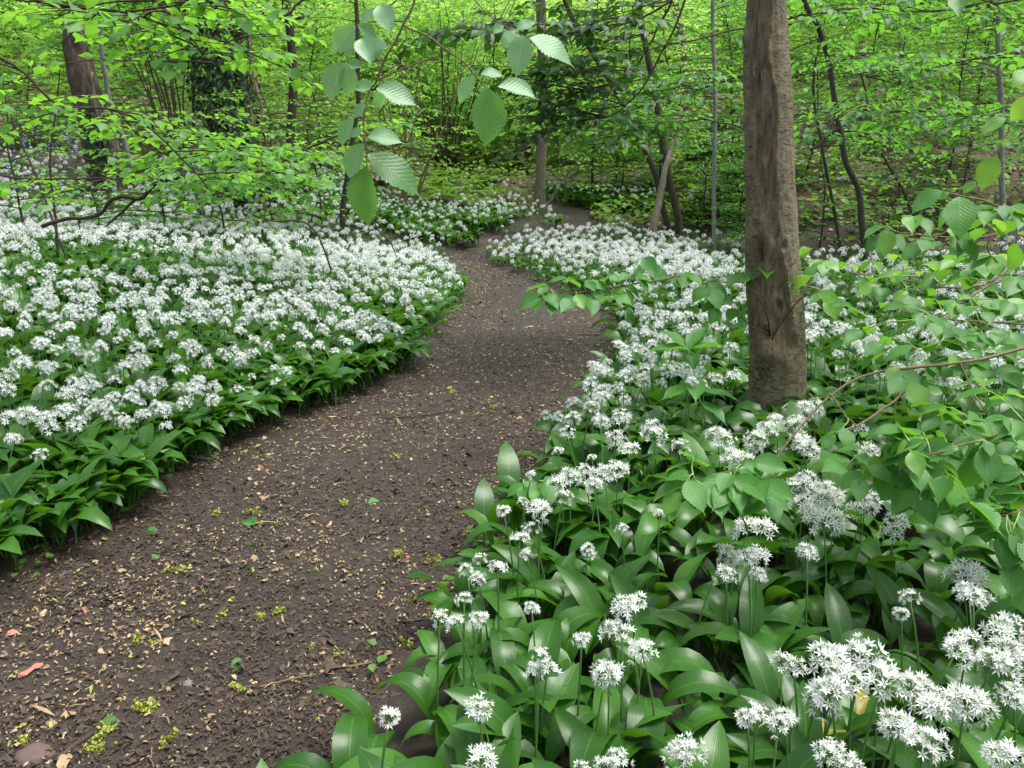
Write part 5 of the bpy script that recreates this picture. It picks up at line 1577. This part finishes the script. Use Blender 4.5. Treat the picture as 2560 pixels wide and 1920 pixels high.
elm_shrub('elm_branch', 'thin leafy twig crossing in front of the thick trunk',
          [([(2100, 760), (2040, 720), (1960, 715), (1880, 705), (1800, 705), (1700, 690), (1600, 680)], 3.6, 5, 2), ([(1880, 705), (1960, 680), (2040, 650)], 3.6, 3, 2)],
          [(1627, 663, 3.5), (1660, 690, 3.5), (1794, 771, 3.5), (1845, 790, 3.5), (1720, 690, 3.5), (1916, 672, 3.5), (1975, 680, 3.5), (2055, 660, 3.5), (2075, 744, 3.4), (1780, 720, 3.5), (1860, 690, 3.5)], 34, 3.5, .115,
          [((1990, 690), (2015, 735), 56, 3.3, 'elm_fresh'), ((2000, 640), (2030, 620), 34, 3.4, 'elm_fresh'), ((2045, 735), (2112, 752), 42, 3.3, 'elm_fresh'), ((1608, 645), (1640, 680), 44, 3.3, 'elm')], .25)
elm_shrub('elm_branch', 'flat leafy elm spray hanging over the path edge left of the thick trunk',
          [([(1700, 690), (1620, 705), (1540, 720), (1440, 730), (1360, 735)], 3.3, 5, 2)],
          [(1354, 745, 3.25), (1390, 748, 3.25), (1434, 750, 3.25), (1480, 744, 3.25), (1525, 750, 3.25), (1370, 715, 3.3), (1417, 700, 3.3), (1470, 705, 3.3), (1520, 690, 3.3), (1570, 690, 3.3), (1560, 720, 3.3), (1600, 700, 3.3)], 35, 3.3, .105, (), .1, dens=3)
elm_shrub('elm_sapling', 'low elm sapling with toothed leaves among the flowers in front of the trunk',
          [([(1870, 1330), (1850, 1270), (1840, 1220), (1810, 1170)], 1.75, 5, 3), ([(1850, 1270), (1790, 1230), (1735, 1200)], 1.75, 4, 2)],
          [(1735, 1143, 1.8), (1726, 1205, 1.75), (1790, 1210, 1.72), (1826, 1223, 1.7), (1894, 1215, 1.7), (1889, 1156, 1.8), (1850, 1190, 1.75), (1700, 1230, 1.72), (1920, 1240, 1.7)], 36, 1.75, .095, (), .05)
elm_shrub('elm_sapling', 'tiny elm seedling at the path edge of the right bed',
          [([(1360, 1290), (1345, 1240), (1330, 1215)], 2.35, 4, 2)], [(1310, 1215, 2.3), (1345, 1225, 2.3), (1370, 1210, 2.3)], 37, 2.3, .09, (), .1, dens=3)


# broad-leaved tall plant left of the trunk
def broad_plant():
    r = np.random.default_rng(9); b = on_plane(1760, 1150, .05)
    t = thing('broad_leaved_plant', b, 'tall broad-leaved plant with dark green leaves just left of the trunk foot', 'plant')
    top = b + np.array([-.10, 0, .50]); ln = smooth_line([b, b + np.array([-.03, 0, .25]), top], 12)
    mb = MB(); v, f, uv = tube(ln, np.linspace(.005, .003, 12), 6); mb.add(v, f, uv); part('stem', mb, [M['twig_green']], t)
    for k, (az, L, el, i) in enumerate([(3.1, .19, .15, 11), (.1, .17, .2, 11), (2.4, .18, .7, 11), (.8, .17, .75, 11), (3.5, .2, .0, 7), (-.2, .19, .1, 7), (4.5, .18, -.1, 8), (1.5, .15, .4, 9), (5.3, .17, -.1, 6), (3.0, .18, -.1, 4)]):
        d = np.array([math.cos(az) * math.cos(el), math.sin(az) * math.cos(el), math.sin(el)])
        put_leaf(t, ln[i], ln[i] + d * L, np.array([-.3 * math.cos(az), -.3 * math.sin(az), 1]), .75, 'elm', k)


broad_plant()


# ------------------------------------------------------------------ nearer hazel sprays, top left, and the dark beech branch
def leafy_bough(label, mains, Y, sprays, leaf, ls, seed, tpl, name='hazel_branch', rr=.010, jit=.30, gap=.12, lgap=.9, drop=.30):
    r = np.random.default_rng(seed)
    L0 = [smooth_line(px_line(pl, Y, dY), 24, .008, r) for pl, dY in mains]
    t = thing(name, L0[0][0], label, 'branch')
    tw = MB(); mb = MB(); LV = Leaves()
    for ln in L0:
        v, f, uv = tube(ln, np.linspace(rr, rr * .35, 24), 6, True, .15, seed); tw.add(v, f, uv)
    part('stem', tw, [M['twig']], t)
    for (m, i, az, el, ln) in sprays:
        spray(mb, LV, r, L0[m][min(i, 23)], az, el, ln, ls, .0045, gap, lgap, drop, jit=jit)
    LV.put(mb, tpl, r, 0); part('foliage', mb, [M[leaf], M['twig']], t)
    return t


def rs(seed, m, n, lo, hi, l0, l1, a0=0, a1=2 * PI):
    r = np.random.default_rng(seed)
    return [(m, int(r.integers(lo, hi)), r.uniform(a0, a1), r.uniform(-.25, .3), r.uniform(l0, l1)) for _ in range(n)]


leafy_bough('hazel bough sweeping down from the upper left corner with rounded leaves', [([(-160, 60), (0, 143), (63, 186), (143, 262), (253, 270), (337, 295), (422, 359), (477, 422), (520, 470)], None)], 4.6,
            rs(1, 0, 14, 4, 23, .35, .75), 'hazel', .070, 41, LT_HAZEL)
leafy_bough('hazel bough along the top left edge, leaves close to the camera', [([(-80, -60), (120, 10), (300, 30), (420, 70), (520, 140)], None), ([(250, -80), (390, 0), (470, 90), (540, 170)], None)], 3.3,
            rs(2, 0, 11, 2, 23, .35, .7) + rs(3, 1, 9, 6, 23, .3, .6), 'hazel', .066, 42, LT_HAZEL, rr=.007)
leafy_bough('hazel bough with bright leaves hanging over the middle of the left garlic bed', [([(-60, 430), (120, 450), (330, 430), (520, 375), (640, 385)], [0, 0, 0, 0, 0]), ([(880, 330), (740, 375), (600, 370), (480, 400)], None)], 6.2,
            rs(4, 0, 13, 4, 23, .5, 1.0) + rs(5, 1, 11, 4, 23, .5, .9), 'hazel', .078, 43, LT_HAZEL)
leafy_bough('hazel spray above the left garlic bed, right below the ivy-clad trunk', [([(760, 440), (650, 430), (540, 440), (450, 470)], None)], 6.6, rs(6, 0, 12, 2, 23, .5, .9), 'hazel', .072, 44, LT_HAZEL)
leafy_bough('hazel twig in the top left between the ivy-clad trunk and hanging elm leaves', [([(820, -60), (720, 30), (620, 60), (540, 120)], None)], 3.6, rs(7, 0, 5, 2, 23, .3, .6), 'hazel', .064, 45, LT_HAZEL, rr=.006)
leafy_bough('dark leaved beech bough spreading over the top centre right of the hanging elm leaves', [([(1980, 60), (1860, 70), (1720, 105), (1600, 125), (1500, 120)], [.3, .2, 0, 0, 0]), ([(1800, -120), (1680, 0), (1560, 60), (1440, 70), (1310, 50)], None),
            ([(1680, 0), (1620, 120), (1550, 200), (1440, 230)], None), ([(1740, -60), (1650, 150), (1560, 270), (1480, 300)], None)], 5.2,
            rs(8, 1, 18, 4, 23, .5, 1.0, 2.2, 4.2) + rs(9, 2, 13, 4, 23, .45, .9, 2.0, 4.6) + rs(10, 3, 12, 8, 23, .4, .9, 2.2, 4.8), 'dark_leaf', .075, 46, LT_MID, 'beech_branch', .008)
leafy_bough('green beech bough drooping between the slim grey trunk and the thick trunk', [([(1880, 180), (1780, 215), (1660, 250), (1560, 280), (1490, 290)], None), ([(1880, 330), (1760, 300), (1640, 330), (1560, 340)], None)], 5.8,
            rs(11, 0, 16, 4, 23, .45, .9, 2, 5) + rs(12, 1, 14, 4, 23, .4, .8, 2, 5), 'wood_leaf_deep', .065, 47, LT_MID, 'beech_branch', .007)
leafy_bough('layered leafy bough right of the thick trunk reaching over the slope', [([(2640, 120), (2480, 140), (2330, 170), (2180, 190), (2040, 180)], None), ([(2640, 330), (2450, 290), (2250, 280), (2060, 300)], None)], 6.4,
            rs(13, 0, 15, 2, 23, .6, 1.1) + rs(14, 1, 15, 2, 23, .6, 1.1), 'wood_leaf_deep', .075, 48, LT_MID, 'beech_branch', .008)
leafy_bough('high leafy bough along the top right edge', [([(2700, -40), (2500, 10), (2300, 30), (2100, 20), (1990, 50)], None)], 5.4, rs(15, 0, 15, 2, 23, .5, .9), 'wood_leaf_deep', .070, 49, LT_MID, 'beech_branch', .008)


# ------------------------------------------------------------------ things on the path
def stone(px, py, sx, sy, sz, mat, label, seed, rz=0):
    r = np.random.default_rng(seed); p = on_plane(px, py, .01)
    import bmesh
    bm = bmesh.new(); bmesh.ops.create_icosphere(bm, subdivisions=4, radius=1.0)
    for v in bm.verts:
        c = np.array(v.co); k = 1 + .38 * (fbm(c[0] * 1.3 + seed, c[1] * 1.3 + c[2] * 1.7, seed) - .5) + .10 * (fbm(c[0] * 5, c[1] * 5 + c[2] * 4, seed + 1) - .5)
        q = np.sign(c) * np.abs(c) ** .8; v.co = Vector((q * k * np.array([sx, sy, sz])).tolist())
    me = bpy.data.meshes.new('stone'); bm.to_mesh(me); bm.free()
    for f in me.polygons: f.use_smooth = True
    me.materials.append(mat); o = link(bpy.data.objects.new('stone', me)); o.location = (p[0], p[1], .012); o.rotation_euler = (0, 0, rz)
    tagit(o, label, 'stone')


stone(305, 1322, .030, .017, .014, M['stone_red'], 'reddish stone lying by the leaves at the left path edge', 1, .1)
stone(85, 1900, .040, .036, .026, M['stone_red'], 'pinkish brown stone in the lower left corner of the path', 2, .4)
stone(540, 1170, .028, .018, .022, M['stone_red'], 'brick coloured stone at the left bed edge', 3, 1.2)
stone(500, 1150, .090, .035, .016, M['stone_grey'], 'flat dark stone half buried at the left bed edge', 4, .2)
stone(855, 1210, .022, .012, .010, M['stone_grey'], 'small grey stone in the middle of the path', 5, .5)
stone(470, 1716, .014, .012, .012, M['stone_grey'], 'tiny pale pointed pebble on the near path', 6)


def stick(pts, w, mat, label, seed):
    r = np.random.default_rng(seed); P = [on_plane(p[0], p[1], .022 + .004 * i) for i, p in enumerate(pts)]
    L = smooth_line(P, 16, .0012, r); mb = MB(); d = depth(L[8]); v, f, uv = tube(L, np.linspace(w, w * .7, 16) / 2 / FPX * d, 8, True, .35, seed); mb.add(v, f, uv)
    single('stick', mb, [mat], label, 'stick', 'sticks lying on the path', origin=L[0])


stick([(140, 1905), (185, 1865), (232, 1832)], 17, M['twig'], 'thick dark broken stick in the lower left corner of the path', 1)
stick([(425, 1553), (455, 1540), (482, 1532)], 9, M['twig'], 'short dark stick with a pale end on the near path', 2)
stick([(650, 1716), (720, 1700), (790, 1686)], 5, M['twig_pale'], 'thin pale twig on the path near the right bed', 3)
stick([(815, 1668), (880, 1664), (930, 1655)], 7, M['twig_pale'], 'brown twig pointing at the right bed edge', 4)
stick([(690, 1730), (740, 1712), (775, 1695)], 4, M['twig'], 'very thin dark twig beside the thin pale twig', 5)
stick([(930, 1655), (932, 1690), (920, 1710)], 6, M['twig'], 'small bent twig by the leaves of the right bed', 6)
stick([(690, 1461), (760, 1456), (815, 1450)], 3, M['twig'], 'thin dark twig across the middle of the path', 7)
stick([(180, 1670), (225, 1662), (262, 1655)], 4, M['twig'], 'thin dark twig on the left part of the near path', 8)
stick([(960, 1045), (1040, 1040), (1180, 1020)], 4, M['twig'], 'long thin dark twig crossing the path further on', 9)
stick([(1140, 1380), (1165, 1375), (1190, 1366)], 9, M['twig'], 'dark stick against the edge of the right bed', 10)
stick([(380, 1870), (378, 1895), (385, 1918)], 4, M['twig_pale'], 'short upright pointing twig at the bottom of the path', 11)
stick([(1440, 835), (1480, 836), (1500, 834)], 4, M['twig_pale'], 'pale twig at the right path edge by the hanging spray', 12)
stick([(900, 1648), (935, 1630), (925, 1600)], 5, M['twig'], 'curled dark twig beside the brown twig', 13)


def flower_clump(seed, n, L, W):
    r = np.random.default_rng(seed); mb = MB()
    m = n * 5; t = r.uniform(-.5, .5, m); x = t * L; y = r.normal(0, W * .35, m); z = .004 + np.abs(r.normal(0, .006, m))
    P = np.stack([x, y, z], 1); F = frames(r.normal(0, 1, (m, 3)), r.normal(0, 1, (m, 3))) * r.uniform(.006, .012, m)[:, None, None]
    mb.inst(LT_TINY[0], P, F, r.random(m), 0)
    s = np.linspace(-.5, .5, 8); v, f, uv = tube(np.stack([s * L * 1.15, .003 * np.sin(s * 9), 0 * s + .004], 1), .0011, 4); mb.add(v, f, uv, .3)
    return mb.build('fallen_flower', [M['chip_green']])


CL = [flower_clump(1, 14, .045, .020), flower_clump(2, 20, .05, .028), flower_clump(3, 9, .03, .016), flower_clump(4, 12, .06, .014)]
for i, (px, py, k, s, lab) in enumerate([
        (365, 1770, 1, 1.1, 'largest clump of fallen yellow-green maple flowers on the near path'), (262, 1832, 1, 1.0, 'yellow-green flower clump at the end of the thick broken stick'), (232, 1875, 1, .9, 'yellow-green flower clump below the thick broken stick'),
        (345, 1600, 3, 1.1, 'elongated yellow-green flower spray left on the near path'), (380, 1612, 2, .9, 'small flower clump touching the elongated spray'), (652, 1542, 1, .75, 'round yellow-green flower clump, left of a pair'), (697, 1530, 1, .75, 'round yellow-green flower clump, right of a pair'),
        (490, 1560, 3, .8, 'yellow-green flower spray beside the short dark stick'), (555, 1540, 2, .9, 'pale flower clump above the near path centre'), (600, 1725, 3, 1.0, 'flower clump beside the thin pale twig'), (425, 1850, 3, 1.0, 'flower spray at the lower middle of the path'),
        (440, 1430, 3, 1.2, 'long yellow-green flower spray left of the path centre'), (540, 1285, 2, 1.1, 'flower clump behind the torn green leaf'), (632, 1282, 3, 1.1, 'flower spray just above the torn green leaf'), (860, 1262, 2, 1.2, 'flower clump far right of the torn green leaf'),
        (990, 1145, 2, 1.3, 'flower clump near the middle of the path'), (995, 1385, 1, .9, 'yellow-green flower clump on the path beside the right bed'), (1085, 1402, 3, 1.0, 'flower clump near the first flowers of the right bed'), (1015, 1612, 3, 1.0, 'bright flower spray touching the right bed leaves'),
        (1170, 1335, 2, 1.0, 'flower clump by the dark stick'), (845, 1640, 2, .9, 'small flower clump by the brown twig'), (780, 1620, 2, .8, 'small flower clump left of the curled twig'), (60, 1855, 2, .9, 'flower clump beside the pinkish stone'), (1130, 985, 3, 1.2, 'flower spray on the far stretch of path'), (1235, 1020, 2, 1.2, 'tiny yellow flower clump on the far path')]):
    p = on_plane(px, py, .02); o = link(bpy.data.objects.new('fallen_flower', CL[k])); o.location = (p[0], p[1], .018); o.rotation_euler = (0, 0, i * 1.7); o.scale = (s, s, s)
    tagit(o, lab, 'fallen flower', 'fallen maple flowers on the path')


def torn_leaf():
    p = on_plane(640, 1315, .02); t = thing('torn_leaf', (p[0], p[1], .02), 'crumpled torn green leaf with its stalk lying on the path', 'leaf')
    r = np.random.default_rng(2)
    for k, (dx, dy, rz, L) in enumerate([(-.02, 0, 2.4, .06), (-.012, .008, 3.3, .055), (0, .002, 1.9, .045)]):
        b = np.array([p[0], p[1], .03]); put_leaf(t, b, b + np.array([math.cos(rz) * L, math.sin(rz) * L, .012]), np.array([r.normal(0, .4), r.normal(0, .4), 1]), .9, 'elm', k)
    ln = smooth_line([(p[0] - .005, p[1], .03), (p[0] + .03, p[1] + .012, .032), (p[0] + .065, p[1] + .02, .026)], 10); mb = MB(); v, f, uv = tube(ln, .0022, 6); mb.add(v, f, uv); part('stalk', mb, [M['chip_green']], t)
    for (px, py, rz, s, lab) in ((250, 1815, .3, .05, 'curled green leaf lying by the thick broken stick'), (575, 1668, .5, .045, 'dark green curled leaf on the near path'), (382, 1400, 1.2, .035, 'small green leaflet on the left of the path'), (365, 1330, .2, .05, 'small green leaf near the reddish stone'), (920, 1258, .4, .05, 'green leaf scrap far right of the torn leaf')):
        q = on_plane(px, py, .02); b = np.array([q[0], q[1], .02]); e = b + np.array([math.cos(rz) * s, math.sin(rz) * s, .006])
        mb = MB(); F = frames((e - b)[None], np.array([[.3, -.3, 1.0]])) * s; mb.inst(LT_HAZEL[1], b[None], F, [.4], 0)
        single('fallen_leaf', mb, [M['elm']], lab, 'leaf', 'green leaves fallen on the path', origin=b)


torn_leaf()


# small weeds along the path edges (ground cover nobody would count)
def edge_weeds():
    r = np.random.default_rng(66); mb = MB(); n = 2600
    n = 5200; y = 1.2 + 8 * r.random(n) ** 1.4; sd = r.random(n) < .5
    x = np.where(sd, xL(y) + r.normal(-.04, .06, n), xR(y) + r.normal(.04, .06, n)); cl = fbm(x * 5, y * 5, 77) > .50
    x, y = x[cl], y[cl]; n = len(x); az = r.uniform(0, 2 * PI, n)
    D = np.stack([np.cos(az), np.sin(az), r.uniform(-.1, .6, n)], 1); NN = np.stack([r.normal(0, .35, n), r.normal(0, .35, n), np.ones(n)], 1)
    mb.inst(LT_MID[0], np.stack([x, y, .015 + r.random(n) * .05], 1), frames(D, NN) * r.uniform(.018, .04, n)[:, None, None], r.random(n), 0)
    single('weeds', mb, [M['fern']], 'tiny green weeds sprouting along the path edges', 'weeds', kind='stuff')


edge_weeds()

# ================================================================== LIGHT, CAMERA
w = bpy.data.worlds.new('World'); sc.world = w; w.use_nodes = True
nt = w.node_tree; nt.nodes.clear()
sky = nt.nodes.new('ShaderNodeTexSky'); sky.sky_type = 'NISHITA'; sky.sun_disc = False
EL, AZ = 72, 85
sky.sun_elevation = R(EL); sky.sun_rotation = R(AZ); sky.air_density = 1.0; sky.dust_density = 4.0; sky.ozone_density = 1.0
hs = nt.nodes.new('ShaderNodeHueSaturation'); hs.inputs['Saturation'].default_value = 0.45; hs.inputs['Value'].default_value = 1.0
bg = nt.nodes.new('ShaderNodeBackground'); bg.inputs['Strength'].default_value = 0.15
out = nt.nodes.new('ShaderNodeOutputWorld')
nt.links.new(sky.outputs[0], hs.inputs['Color']); nt.links.new(hs.outputs[0], bg.inputs['Color']); nt.links.new(bg.outputs[0], out.inputs['Surface'])
sl = bpy.data.lights.new('sun', 'SUN'); sl.energy = 2.0; sl.angle = R(30); sl.color = (1.0, .97, .92)
so = link(bpy.data.objects.new('sun', sl))
sdir = Vector((math.sin(R(AZ)) * math.cos(R(EL)), math.cos(R(AZ)) * math.cos(R(EL)), math.sin(R(EL))))
so.rotation_euler = sdir.to_track_quat('Z', 'Y').to_euler(); so.location = (0, 0, 20)

cd = bpy.data.cameras.new('camera'); cam = link(bpy.data.objects.new('camera', cd))
cam.location = (0, 0, CAMH); cam.rotation_euler = (PI / 2 - TILT, 0, 0)
cd.sensor_width = 36; cd.lens = FPX / 2560 * 36; cd.clip_end = 500; cd.clip_start = .02
sc.camera = cam
sc.view_settings.view_transform = 'Standard'; sc.view_settings.look = 'None'; sc.view_settings.gamma = 1; sc.view_settings.exposure = 1.08
sc.render.engine = 'CYCLES'
cy = sc.cycles
cy.max_bounces = 10; cy.diffuse_bounces = 5; cy.glossy_bounces = 2; cy.transmission_bounces = 8; cy.transparent_max_bounces = 4; cy.caustics_reflective = False; cy.caustics_refractive = False
cy.use_denoising = True
cy.sample_clamp_indirect = 8
